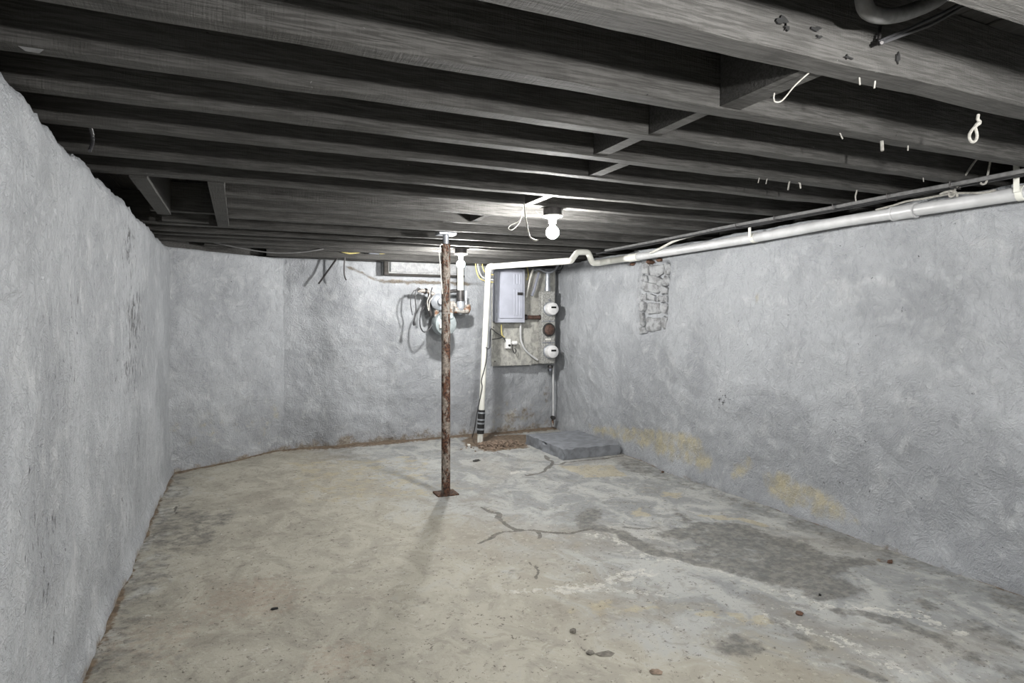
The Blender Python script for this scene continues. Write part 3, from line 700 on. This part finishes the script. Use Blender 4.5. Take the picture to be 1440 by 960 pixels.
# conduit from the enclosure up, fittings
p = ony(770, 408, 6.74); q = ony(771, 386, 6.74)
con = thing('conduit', 'short galvanised conduit standing on the meter enclosure', 'conduit', (p.x, 6.74, mz1))
MB().tube([(p.x, 6.74, mz1 + .001), (p.x, 6.74, mz1 + .05)], .036, 14).build('lock_nut', 'galvanised', con, True)
MB().tube([(p.x, 6.74, mz1 + .05), (p.x, 6.74, q.z), (p.x + .01, 6.74, q.z + .03)], .028, 14).build('tube', 'galvanised', con, True)
MB().box((p.x - .05, 6.70, q.z + .02), (p.x + .06, 6.785, q.z + .07), .01).build('weather_head', 'galvanised', con)
p = ony(739, 446, 6.73); q = ony(763, 446, 6.73)
nip = thing('pipe_nipple', 'short dark pipe joining breaker panel to meter enclosure', 'pipe', ((p.x + q.x) / 2, 6.73, p.z - .03))
MB().tube([(p.x - .012, 6.75, p.z), (q.x - .003, 6.75, p.z)], .024, 14).build('tube', 'copper_brown', nip, True)
for xx in (p.x + .002, q.x - .03): MB().tube([(xx, 6.75, p.z), (xx + .022, 6.75, p.z)], .033, 10).build('lock_nut', 'dark_metal', nip, True)
# cables on the board
def cable(name, label, pts, r, mat, cat='cable', sm=5, group=None, seg=7):
    return tag(MB().tube(pts, r, seg, sm).build(name, mat, None, True), label, cat, group)
cable('cable', 'grey cable curving from breaker panel bottom to the backboard corner', [ony(732, y, 6.765) if y < 480 else ony(x, y, 6.765) for x, y in ((732, 456), (732, 470), (733, 480), (738, 491), (746, 499), (756, 506))], .012, 'pvc_grey')
cable('cable', 'pale cable slanting up between breaker panel and conduit', [ony(x, y, 6.76) for x, y in ((740, 418), (743, 402), (747, 386), (750, 378))], .012, 'cable_white')
cable('cable', 'thick grey cable sagging across the top of the meter board', [ony(x, y, 6.70) for x, y in ((751, 380), (757, 378), (766, 381), (774, 382), (781, 378), (785, 373))], .014, 'galvanised')
cable('cable', 'dark grey strap cable leaning over the plywood beside the conduit', [ony(x, y, 6.74) for x, y in ((758, 383), (754, 397), (751, 408), (748, 416))], .016, 'panel_dark')
cable('cable', 'thin black wire looping off the conduit head to the right wall', [ony(x, y, 6.68) for x, y in ((783, 381), (788, 380), (791, 376), (792, 372))], .006, 'cable_black')
cable('cable', 'yellow cable hanging down from the breaker panel to the white outlet', [ony(x, y, 6.765) for x, y in ((705, 456), (705, 464), (706, 471), (709, 474))], .009, 'cable_yellow')
cable('cable', 'black wire running from the standpipe across to the outlet', [topc + (base - topc) * .46 + V((.0, -.038, 0)), topc + (base - topc) * .46 + V((.05, -.03, .0))] + [ony(x, y, 6.70) for x, y in ((690, 463), (698, 468), (706, 473))] + [ony(709, 476, 6.765), ony(712, 482, 6.765)], .006, 'cable_black')
cable('cable', 'thin black wire running level off the left board edge', [ony(x, y, 6.77) for x, y in ((692, 477), (700, 476), (707, 474))], .005, 'cable_black')
for k in range(4):     # nested bends, each clear of the next, ending in the panel side
    cable('cable', ('yellow cable, innermost of the bunch', 'grey cable, second of the bunch', 'white cable, third of the bunch', 'yellow cable, outermost of the bunch')[k] + ' behind the standpipe at the panel', [ony(x, y, 6.775) for x, y in ((678 - 3.2 * k, 366), (678.5 - 3 * k, 374 + 1.5 * k), (681 - 2.4 * k, 381 + 3 * k), (686 - k, 385 + 3.4 * k), (691, 386 + 3.5 * k), (696, 386 + 3.5 * k))], .007, ('cable_yellow', 'cable_grey', 'cable_white', 'cable_yellow')[k], group='cables bunched behind the standpipe')
cable('cable', 'yellow cable bend beside the panel top right corner', [ony(x, y, 6.77) for x, y in ((741, 394), (743, 387), (742, 379), (741, 374))], .007, 'cable_yellow')
# white outlet with adaptor
p = ony(714, 483, 6.775)
out_ = thing('outlet', 'white surface outlet with plugged-in adaptor on the stained plywood', 'outlet', (p.x, 6.78, p.z - .06))
ob = MB().box((p.x - .032, 6.745, p.z - .06), (p.x + .032, YB - .001, p.z + .055), .006).build('outlet_box', 'white_plastic', out_)
MB().lathe([(.014, 0), (.013, -.012)], (p.x + .008, 6.745, p.z - .02), 'y', 12).build('socket', 'soot_black', ob)
MB().box((p.x + .045, 6.73, p.z - .015), (p.x + .115, YB - .001, p.z + .03), .012).build('adaptor', 'white_plastic', out_)
mb = MB(); mb.tube([(p.x + .05, 6.74, p.z - .01), (p.x + .05, 6.73, p.z - .07), (p.x + .075, 6.74, p.z - .115), (p.x + .10, 6.75, p.z - .08), (p.x + .075, 6.76, p.z - .055)], .005, 6, 5); mb.build('lead', 'cable_black', out_, True)
# ground clamp hanging below the enclosure
p = ony(774, 513, 6.75)
gc = thing('pipe_stub', 'dark grey pipe stub hanging under the meter enclosure', 'pipe', (p.x, 6.75, p.z - .09))
MB().tube([(p.x, 6.75, p.z + .0), (p.x, 6.75, p.z - .07)], .016, 12).build('tube', 'panel_dark', gc, True)
MB().lathe([(.03, -.0), (.034, -.01), (.034, -.03), (.02, -.035)], (p.x, 6.75, p.z - .005), 'z', 10).build('bushing', 'dark_metal', gc, True)
# corner pipe with valve
p = ony(777, 560, 6.86); zt = ony(777, 520, 6.86).z
cpx = min(p.x, 3.55)
cpipe = thing('corner_pipe', 'thin painted water pipe in the back right corner above the slab', 'pipe', (cpx, 6.84, .1))
MB().tube([(cpx, 6.84, .04), (cpx, 6.84, bz0 - .03)], .012, 10).build('tube', 'pvc_grey', cpipe, True)
vz = ony(772, 590, 6.80).z
vb = MB().tube([(cpx, 6.84, vz), (cpx - .03, 6.80, vz), (cpx - .03, 6.79, vz - .07)], .014, 10, 3).build('valve_body', 'iron_rust', cpipe, True)
MB().tube([(cpx - .03, 6.79, vz + .02), (cpx - .03, 6.785, vz + .028)], .035, 10).build('hand_wheel', 'dark_metal', vb, True)

# --- gas meter behind the post
YG = 6.66
gm = ony(624, 452, YG)
gas = thing('gas_meter', 'grey gas meter with regulator and pipes behind the steel post', 'gas meter', (gm.x, YG, ony(620, 468, YG).z))
gz = lambda y: ony(624, y, YG).z
gb = MB(); gb.lathe([(.09, -.11), (.125, -.09), (.135, -.06), (.135, .05), (.125, .08), (.09, .10)], (gm.x, YG + .0, (gz(442) + gz(468)) / 2), 'y', 24)
gbo = gb.build('meter_body', 'gas_meter_grey', gas, True)
for v in gbo.data.vertices: v.co.x *= .95
MB().box((gm.x - .085, YG - .135, gz(461)), (gm.x + .02, YG - .105, gz(455)), .004).build('badge', 'label_white', gas)
MB().box((gm.x - .075, YG - .125, gz(449)), (gm.x + .075, YG - .06, gz(440)), .012).build('index_box', 'gas_meter_grey', gas)
for sx in (-1, 1): MB().tube([(gm.x + sx * .085, YG, gz(445)), (gm.x + sx * .085, YG, gz(432)), (gm.x + sx * .10, YG, gz(424))], .026, 12, 3).build('union', 'iron_rust', gas, True)
rg = ony(617, 424, YG - .02)
reg = MB().lathe([(.03, .04), (.08, .03), (.092, .005), (.092, -.015), (.07, -.035), (.035, -.05), (.03, -.09)], rg, 'y', 24).build('regulator', 'galvanised', gas, True)
MB().tube([ony(587, 408.5, YG + .03), ony(603, 410, YG + .03), rg + V((-.02, .05, .06))], .022, 12, 3).build('inlet_pipe', 'iron_rust', gas, True)
MB().tube([ony(597, 409, YG + .03), ony(600, 409.5, YG + .03)], .032, 12).build('pipe_cap', 'dark_metal', gas, True)
MB().tube([ony(605, 411, YG + .04), ony(604, 432, YG + .04), ony(606, 444, YG + .05)], .024, 12, 3).build('bypass_pipe', 'dark_metal', gas, True)
MB().tube([rg + V((.03, .05, .05)), ony(632, 410, YG + .03), ony(645, 409, YG + .03)], .020, 12, 3).build('outlet_pipe', 'dark_metal', gas, True)
MB().tube([(gm.x + .10, YG, gz(424)), ony(640, 430, YG), ony(648, 437, YG)], .026, 12, 3).build('elbow_pipe', 'iron_rust', gas, True)
cable('cord', 'black cord hanging in a loop left of the gas meter', [ony(x, y, YG - .03) for x, y in ((608, 404), (603, 418), (597, 430), (592, 440), (590.5, 455), (594, 465), (599, 466.5), (604, 462), (608, 456))], .007, 'cable_black', 'cord')
cable('cord', 'black cord with dangling plug hooked on the gas pipe', [ony(x, y, YG - .03) for x, y in ((592, 407), (588, 405), (585, 409), (584, 420), (585, 435), (583, 448), (582.5, 452))], .007, 'cable_black', 'cord')
cable('cord', 'thin dark cord end curving down beside the dangling plug', [ony(x, y, YG - .005) for x, y in ((591, 407), (582, 409), (577.5, 420), (578, 432), (580, 443))], .005, 'cable_black', 'cord')
p = ony(582.3, 455, YG - .03); tag(MB().lathe([(.007, .03), (.012, .02), (.016, 0), (.012, -.02), (.006, -.022)], p, 'z', 10).build('plug', 'black_rubber', None, True), 'black plug end hanging from the cord left of the gas meter', 'plug')
cable('wire', 'pale tie wire twisted over the gas meter regulator', [ony(x, y, YG - .10) for x, y in ((605, 403), (604, 415), (601, 424), (603, 437), (604, 425), (608, 418))], .005, 'string_white', 'wire')
# white vertical pipe by the back bulb
YV = 6.62
sp = thing('vent_pipe', 'white vertical pipe with dark coupling and rusty elbow below the back bulb', 'pipe', ony(649, 445, YV))
xs_ = ony(647.5, 400, YV).x; gzz = lambda y: ony(648, y, YV).z
MB().tube([(xs_, YV, gzz(409)), (xs_, YV, 2.0)], .034, 16).build('tube', 'pvc_white', sp, True)
MB().tube([(xs_, YV, gzz(423)), (xs_, YV, gzz(408))], .042, 16).build('coupling', 'dark_metal', sp, True)
MB().tube([(xs_, YV, gzz(424)), (xs_, YV, gzz(434)), (xs_ + .0, YV + .03, gzz(438))], .044, 16, 2).build('reducer', 'galvanised', sp, True)
MB().tube([(xs_ - .07, YV, gzz(436)), (xs_ + .07, YV, gzz(436.5)), (xs_ + .085, YV, gzz(434)), (xs_ + .085, YV, gzz(428))], .036, 14, 3).build('elbow', 'iron_rust', sp, True)
MB().tube([(xs_ + .075, YV + .02, gzz(409)), (xs_ + .075, YV + .02, gzz(432))], .012, 8).build('side_tube', 'galvanised', sp, True)
MB().tube([(xs_ + .085, YV, gzz(437)), (xs_ + .085, 6.95, gzz(437))], .03, 12).build('wall_stub', 'iron_rust', sp, True)

# --- boarded window opening in the back wall, cables round it
wl = ony(539, 366, 6.90); wr = ony(652, 366, 6.90); wz0 = ony(545, 387, 6.90).z
win = struct(MB().box((wl.x, 6.90, wz0), (wr.x, 6.965, 2.0)).build('window_1', 'grey_board'))
MB().box((wl.x, 6.85, wz0), (wl.x + .05, 6.902, 2.0), .004).build('frame_jamb', 'dark_wood', win)
MB().box((wl.x + .05, 6.86, wz0), (wr.x, 6.902, wz0 + .022), .004).build('frame_rail', 'dark_wood', win)
p = ony(549, 370, 6.88)
MB().box((p.x, 6.875, wz0 + .04), (wr.x, 6.902, 1.998), .004).build('cover_board', 'grey_board', win)
MB().box((wl.x + .05, 6.88, wz0 + .03), (p.x - .03, 6.902, wz0 + .08), .01).build('latch_block', 'soot_black', win)
cable('rod', 'thin dark rod leaning down the back wall from the sill beam', [ony(474, 363, 6.78), ony(448, 399, 6.82)], .010, 'dark_metal', 'rod', 0)
cable('cable', 'short dark cable drooping from the sill beam down the back wall', [ony(x, y, 6.74) for x, y in ((485, 362), (484, 375), (484.5, 387), (487, 394))], .008, 'dark_metal')
cable('cable', 'yellow cable sagging along the sill beam to a grey connector', [ony(x, y, 6.72) for x, y in ((455, 349), (475, 352), (490, 356), (503, 355), (513, 352))], .009, 'cable_yellow')
cable('cable', 'yellow cable leaving the grey connector towards the post', [ony(x, y, 6.72) for x, y in ((531, 356), (540, 356), (552, 354), (561, 352))], .009, 'cable_yellow')
p = ony(518, 354, 6.72); jb = thing('cable_connector', 'small grey cable connector block on the sill beam', 'connector', (p.x + .05, 6.72, p.z - .03))
MB().box((p.x - .04, 6.70, p.z - .02), (p.x + .005, 6.755, p.z + .025), .005).build('cap', 'soot_black', jb)
MB().box((p.x + .006, 6.70, p.z - .02), (p.x + .12, 6.755, p.z + .025), .005).build('block', 'panel_grey', jb)
cable('cable', 'thin pale cable running low along the far joists to the left corner', [ony(x, y, 6.42) for x, y in ((300, 341), (340, 349), (380, 355), (420, 355), (455, 350))], .006, 'cable_grey')

# --- concrete slab step
f0 = onz(791, 646.5); sx0, sx1, sy0, sy1 = 2.855, 3.50, 5.28, 6.14; shh = .112
def slab():
    nx, ny, nz = 30, 38, 6; P = {}; vs = []; fs = []
    def vid(i, j, k):
        key = (i, j, k)
        if key not in P:
            x = sx0 + (sx1 - sx0) * i / nx; y = sy0 + (sy1 - sy0) * j / ny; z = -.01 + (shh + .01) * k / nz
            ex = min(i, nx - i) == 0; ey = min(j, ny - j) == 0
            if k == nz and (ex or ey): z -= .012 * vnoise(x * 18, y * 18, 2); 
            if ex: x += .022 * (vnoise(y * 14, z * 22, 5) - .5)
            if ey: y += .022 * (vnoise(x * 14, z * 22, 6) - .5)
            z += (.006 * (vnoise(x * 9, y * 9, 7) - .5) if k == nz else 0)
            if ex and k == nz - 1 and .3 < j / ny < .9 and vnoise(y * 16, 1, 9) > .55: x += .03 if i == 0 else 0
            P[key] = len(vs); vs.append((float(x), float(y), float(z)))
        return P[key]
    for i in range(nx):
        for j in range(ny): fs.append([vid(i, j, nz), vid(i + 1, j, nz), vid(i + 1, j + 1, nz), vid(i, j + 1, nz)]); fs.append([vid(i, j, 0), vid(i, j + 1, 0), vid(i + 1, j + 1, 0), vid(i + 1, j, 0)])
    for k in range(nz):
        for i in range(nx):
            for j in (0, ny): fs.append([vid(i, j, k), vid(i + 1, j, k), vid(i + 1, j, k + 1), vid(i, j, k + 1)])
        for j in range(ny):
            for i in (0, nx): fs.append([vid(i, j, k), vid(i, j + 1, k), vid(i, j + 1, k + 1), vid(i, j, k + 1)])
    return MB().add(vs, fs)
so = slab().build('concrete_slab', 'slab_paint', None, True); tag(so, 'low grey painted concrete slab with chipped edges against the right wall', 'slab')

# --- rubble and crumbs
def pebble_mesh(name, mat, seed, fl_=.6):
    r = random.Random(seed); vs = []; fs = []; n1, n2 = 4, 6
    prof = [(0, -.5), (.8, -.42), (1, 0), (.75, .4), (0, .5)]
    mb = MB(); rows = []
    for (rr, h) in prof[1:-1]:
        rows.append([len(vs) + k for k in range(n2)])
        for k in range(n2):
            a = 2 * math.pi * k / n2; q = rr * r.uniform(.5, 1.25); vs.append((q * math.cos(a), q * math.sin(a), h * 2 * fl_ * r.uniform(.8, 1.1) + fl_ * .85))
    for i in range(len(rows) - 1):
        for k in range(n2): k2 = (k + 1) % n2; fs.append((rows[i][k], rows[i][k2], rows[i + 1][k2], rows[i + 1][k]))
    fs.append(tuple(rows[0][::-1])); fs.append(tuple(rows[-1]))
    return vs, fs
def debris(name, label, cat, px, py, s, mat, fl_=.5, seed=1, rot=0, asp=1.0, group=None):
    p = onz(px, py); vs, fs = pebble_mesh(name, mat, seed, fl_); z = fz(p.x, p.y)
    ca, sa = math.cos(rot), math.sin(rot)
    o = MB().add([(p.x + (x * ca * asp - y * sa) * s, p.y + (x * sa * asp + y * ca) * s, z + zz * s - .001) for x, y, zz in vs], fs).build(name, mat)
    return tag(o, label, cat, group)
debris('brick_chip', 'small reddish brown chip lying on the pale floor', 'chip', 1124, 864, .018, 'brick_red', .35, 3, .6, 1.4)
debris('stone_chip', 'dark upright stone chip alone on the floor', 'stone', 806, 887, .015, 'pebble_grey', .6, 4)
debris('concrete_flake', 'flat dark concrete flake beside a longer flake', 'flake', 829, 915, .02, 'pebble_grey', .22, 5, .2, 1.1)
debris('concrete_flake', 'long flat concrete flake with pointed end', 'flake', 851, 917, .024, 'pebble_grey', .15, 6, -.4, 1.6)
debris('concrete_flake', 'brownish grey flake in a shallow floor pit', 'flake', 923, 944, .02, 'pebble_mix', .25, 7, -.5, 1.5)
debris('stone_chip', 'tiny black chip on the damp stain edge', 'stone', 1153, 837, .010, 'soot_black', .5, 8)
debris('brick_chip', 'small orange brown brick crumb against the right wall base', 'chip', 932, 663, .018, 'brick_red', .5, 9)
debris('brick_chip', 'rust coloured crumb in the dark stain near the right wall', 'chip', 1252, 791, .018, 'brick_red', .4, 10, .3, 1.6)
debris('stone_chip', 'dark flat chip on the dusty floor between post and left wall', 'stone', 387, 855, .015, 'soot_black', .25, 11, 0, 1.5)
debris('stone_chip', 'white chip on the dirt beside the standpipe', 'stone', 659, 626, .022, 'label_white', .5, 12, 0, 1.3)
debris('wood_sliver', 'flat dark wood sliver on the floor between post and slab', 'sliver', 669, 649, .035, 'dark_wood', .12, 13, .5, 1.8)
gcx, gcy = onz(700, 626).x, onz(700, 626).y
mb = MB(); r = random.Random(5)
for k in range(420):
    a, d = r.uniform(0, 6.28), abs(r.gauss(0, .5)); x = gcx + .34 * d * math.cos(a); y = gcy + .26 * d * math.sin(a); s = r.uniform(.007, .017)
    if math.hypot(x - base.x, y - base.y) < .05 or y > 6.8 or x > 2.82: continue
    vs, fs = pebble_mesh('', '', k % 12, .6); hz = fz(x, y) + .045 * max(0, 1 - d * 1.1)
    mb.add([(x + u * s, y + v * s, hz + z * s - .004) for u, v, z in vs], fs)
# mound of earth the gravel lies on
vs = []; fs = []; n_ = 18
for ri in range(5):
    for k in range(n_):
        a = 2 * math.pi * k / n_; d = .9 * (4 - ri) / 4; vs.append((gcx + .34 * d * math.cos(a), gcy + .26 * d * math.sin(a), fz(gcx, gcy) - .014 + .045 * max(0, 1 - d * 1.1)))
for ri in range(4):
    for k in range(n_): k2 = (k + 1) % n_; fs.append((ri * n_ + k, ri * n_ + k2, ri * n_ + n_ + k2, ri * n_ + n_ + k))
mb.add(vs, fs)
go = mb.build('gravel', 'pebble_mix'); tag(go, 'brown gravel heaped around the foot of the standpipe', 'gravel'); go['kind'] = 'stuff'

# --- cables along the top of the right wall
def along(X, Y0, Y1, z, n_=9, amp=.012, seed=1):
    r = random.Random(seed); return [V((X + r.uniform(-amp, amp), Y0 + (Y1 - Y0) * k / (n_ - 1), z + r.uniform(-amp, amp) * .6)) for k in range(n_)]
cable('cable', 'thick dark cable stapled under the joist ends, outermost above the drain pipe', along(3.27, .6, 5.2, ZJ - .014, 12, .006, 2), .011, 'cable_grey', sm=3)
cable('cable', 'dark cable stapled under the joist ends, next to the thick one', along(3.31, .6, 5.3, ZJ - .016, 12, .008, 3), .010, 'cable_black', sm=3)
cable('cable', 'thin black cable stapled under the joist ends close to the wall', along(3.35, .9, 5.5, ZJ - .018, 12, .010, 4), .008, 'cable_black', sm=3)
for yy in (1.63, 1.97, 2.3, 2.64, 3.09, 3.44):
    s_o = MB(); s_o.tube([(3.25, yy, ZJ - .002), (3.252, yy, ZJ - .03), (3.33, yy, ZJ - .032), (3.332, yy, ZJ - .002)], .004, 5)
    tag(s_o.build('cable_staple', 'dark_metal'), 'dark staple holding the wall-side cables to a joist', 'staple', 'staples along the joist ends')
cable('cable', 'white cable dropping from the joists onto the drain pipe near the stones', [onx(x, y, X) for x, y, X in ((915, 355.5, 3.383), (926, 350.5, 3.385), (938, 344, 3.385), (948, 339, 3.38), (958, 335.5, 3.383), (972, 331.5, 3.385), (990, 327.5, 3.388))], .011, 'cable_white')
cable('cable', 'pale cord slung along the drain pipe past the coupling', [onx(x, y, 3.40) for x, y in ((1232, 295), (1255, 289), (1275, 283), (1300, 279), (1340, 272), (1380, 271), (1400, 267))], .006, 'string_white')
tw = thing('tie_string', 'white string knotted round the cables and tied up to a joist', 'string', onx(1338, 275, 3.38))
mb = MB(); mb.tube([onx(x, y, 3.33) for x, y in ((1392, 196), (1385, 210), (1370, 228), (1355, 250), (1342, 268))], .005, 6, 4); mb.build('strand', 'string_white', tw, True)
mb = MB(); mb.tube([onx(x, y, 3.345) for x, y in ((1322, 273), (1330, 270), (1342, 268), (1343, 274), (1336, 276), (1335, 269), (1345, 271), (1346, 277))], .006, 6, 3); mb.build('knot', 'string_white', tw, True)
cable('string', 'loose white string end hanging from the joist by the tied string', [onx(x, y, 3.30) for x, y in ((1390, 206), (1393, 222), (1390, 240), (1387, 256), (1382, 259), (1379, 257))], .005, 'string_white', 'string')
# rope loop under the near joist
ry = 1.225
rope = thing('rope_loop', 'knotted white rope loop hanging under the near joist', 'rope', ony(1370, 198, ry))
mb = MB(); mb.tube([ony(x, y, ry) for x, y in ((1376, 161), (1375, 167), (1377, 172), (1373, 176), (1371, 179))], [.0045, .005, .007, .006, .005], 8, 4); mb.build('knot', 'string_white', rope, True)
mb = MB(); mb.tube([ony(x, y, ry) for x, y in ((1371, 178), (1366, 184), (1363, 191), (1365, 198), (1369, 199.5), (1373, 196), (1374, 189), (1372, 181), (1371, 178))], .0045, 8, 4); mb.build('loop', 'string_white', rope, True)
# bent wire hook between near joist and the next
cable('wire_hook', 'bent wire hook hanging between near joist and blocking', [ony(1138, 102, 1.272), ony(1118, 120, 1.29), ony(1104, 137, 1.31), ony(1097, 143, 1.31), ony(1090, 143, 1.31), ony(1088, 138, 1.31), ony(1089, 131, 1.31)], .0022, 'string_white', 'hook', 4)
# nails, staples and string ends poking from the joists
nails = [(1240, 208, 1.62), (1180, 196, 1.63), (1277, 207, 1.63), (1068, 257, 2.65), (1079, 257, 2.65), (1208, 122, 1.225), (1231, 138, 1.225), (1298, 257, 2.30)]
for k, (px, py, yj) in enumerate(nails):
    p = onz(px, py, ZJ + .004); yj_, wj_ = min(JY, key=lambda j: abs(j[0] - j[1] / 2 - p.y)); p.y = yj_ - wj_ * .4; p = V((ony(px, py, p.y).x, p.y, ZJ + .008)); L = .03 if k != 0 else .05
    o = MB().tube([p, p + V((random.uniform(-.012, .012), random.uniform(-.01, .01), -L))], .0024 if k else .006, 6)
    tag(o.build('nail', 'string_white'), 'thick white peg poking down from a joist underside' if k == 0 else 'thin white painted nail poking down from a joist underside', 'nail', 'painted nails under the joists')
for k, pts in enumerate(([(1111, 246), (1110, 256), (1108, 267)], [(1122, 248), (1125, 258), (1126, 265)], [(1203, 258), (1205, 268), (1203, 276), (1204, 283)])):
    p0 = onz(pts[0][0], pts[0][1], ZJ); yj_, wj_ = min(JY, key=lambda j: abs(j[0] - j[1] / 2 - p0.y)); p0.y = yj_ - wj_ * .5; P_ = [V((ony(x, y, p0.y).x, p0.y, ony(x, y, p0.y).z)) for x, y in pts]; P_[0].z = ZJ + .006
    tag(MB().tube(P_, .004, 5, 3).build('string_scrap', 'string_white', None, True), ('straight white string scrap beside a slanted one under a joist', 'slanted white string scrap beside a straight one under a joist', 'kinked white string scrap under a joist above the drain pipe')[k], 'string', 'string scraps on the joists')
# --- things between the nearest joists, top right
p_n = ony(1236, 60, 1.17)
cable('hose', 'thick grey hose sagging between the two nearest joists', [ony(x, y, 1.08) for x, y in ((1212, -22), (1216, 8), (1228, 20), (1255, 22), (1285, 14), (1320, -2), (1370, -40))], .020, 'cable_grey', 'hose', 5, seg=12)
nl = thing('cable_hanger', 'dark bent nail on the near joist face holding two cables', 'hanger', ony(1236, 62, 1.16))
MB().tube([ony(1238, 38, 1.175), ony(1237, 50, 1.165), ony(1236, 61, 1.16), ony(1240, 60, 1.14)], .005, 6, 3).build('nail', 'dark_metal', nl, True)
cable('cable', 'upper of two dark cables resting on the bent nail', [ony(1235, 59, 1.155), ony(1265, 46, 1.13), ony(1310, 26, 1.09), ony(1345, 8, 1.05), ony(1390, -22, 1.0)], .005, 'cable_black')
cable('cable', 'lower of two cables resting on the bent nail', [ony(1236, 62, 1.150), ony(1270, 49, 1.12), ony(1310, 34, 1.08), ony(1350, 12, 1.04), ony(1400, -14, .98)], .005, 'cable_black')
dp = onz(1185, 18, 2.15)
tag(MB().tube([(.9, .96, 2.215), (1.45, .96, 2.215), (1.62, .96, 2.225)], .04, 16).build('black_tube', 'soot_black', None, True), 'plain black tube tucked up between the two nearest joists', 'pipe')  # plain black round form set high between the two nearest joists
# --- flexible metal conduit on the left
fc = [onx(x, y, -.50) for x, y in ((124, 167), (127, 178), (130, 190), (130, 200), (126, 212))]
cable('flex_conduit', 'ribbed metal flexible conduit dropping behind the left wall top', fc, [.007, .0055] * 16, 'cable_black', 'conduit', 8, seg=8)
# torn scrap of plaster paper under joist at the left
q = onz(38, 72, ZJ)
o = MB(); pts = [(20, 61), (36, 72), (55, 75), (62, 70), (48, 66), (34, 64)]
pw = [ony(x, y, 1.95) for x, y in pts]; o.add([p for p in pw] + [p + V((0, .006, .004)) for p in pw], [tuple(range(6)), tuple(range(11, 5, -1))] + [(k, (k + 1) % 6, 6 + (k + 1) % 6, 6 + k) for k in range(6)])
tag(o.build('paint_scrap', 'cable_grey'), 'peeling grey paint scrap hanging off a joist at the left wall', 'scrap')
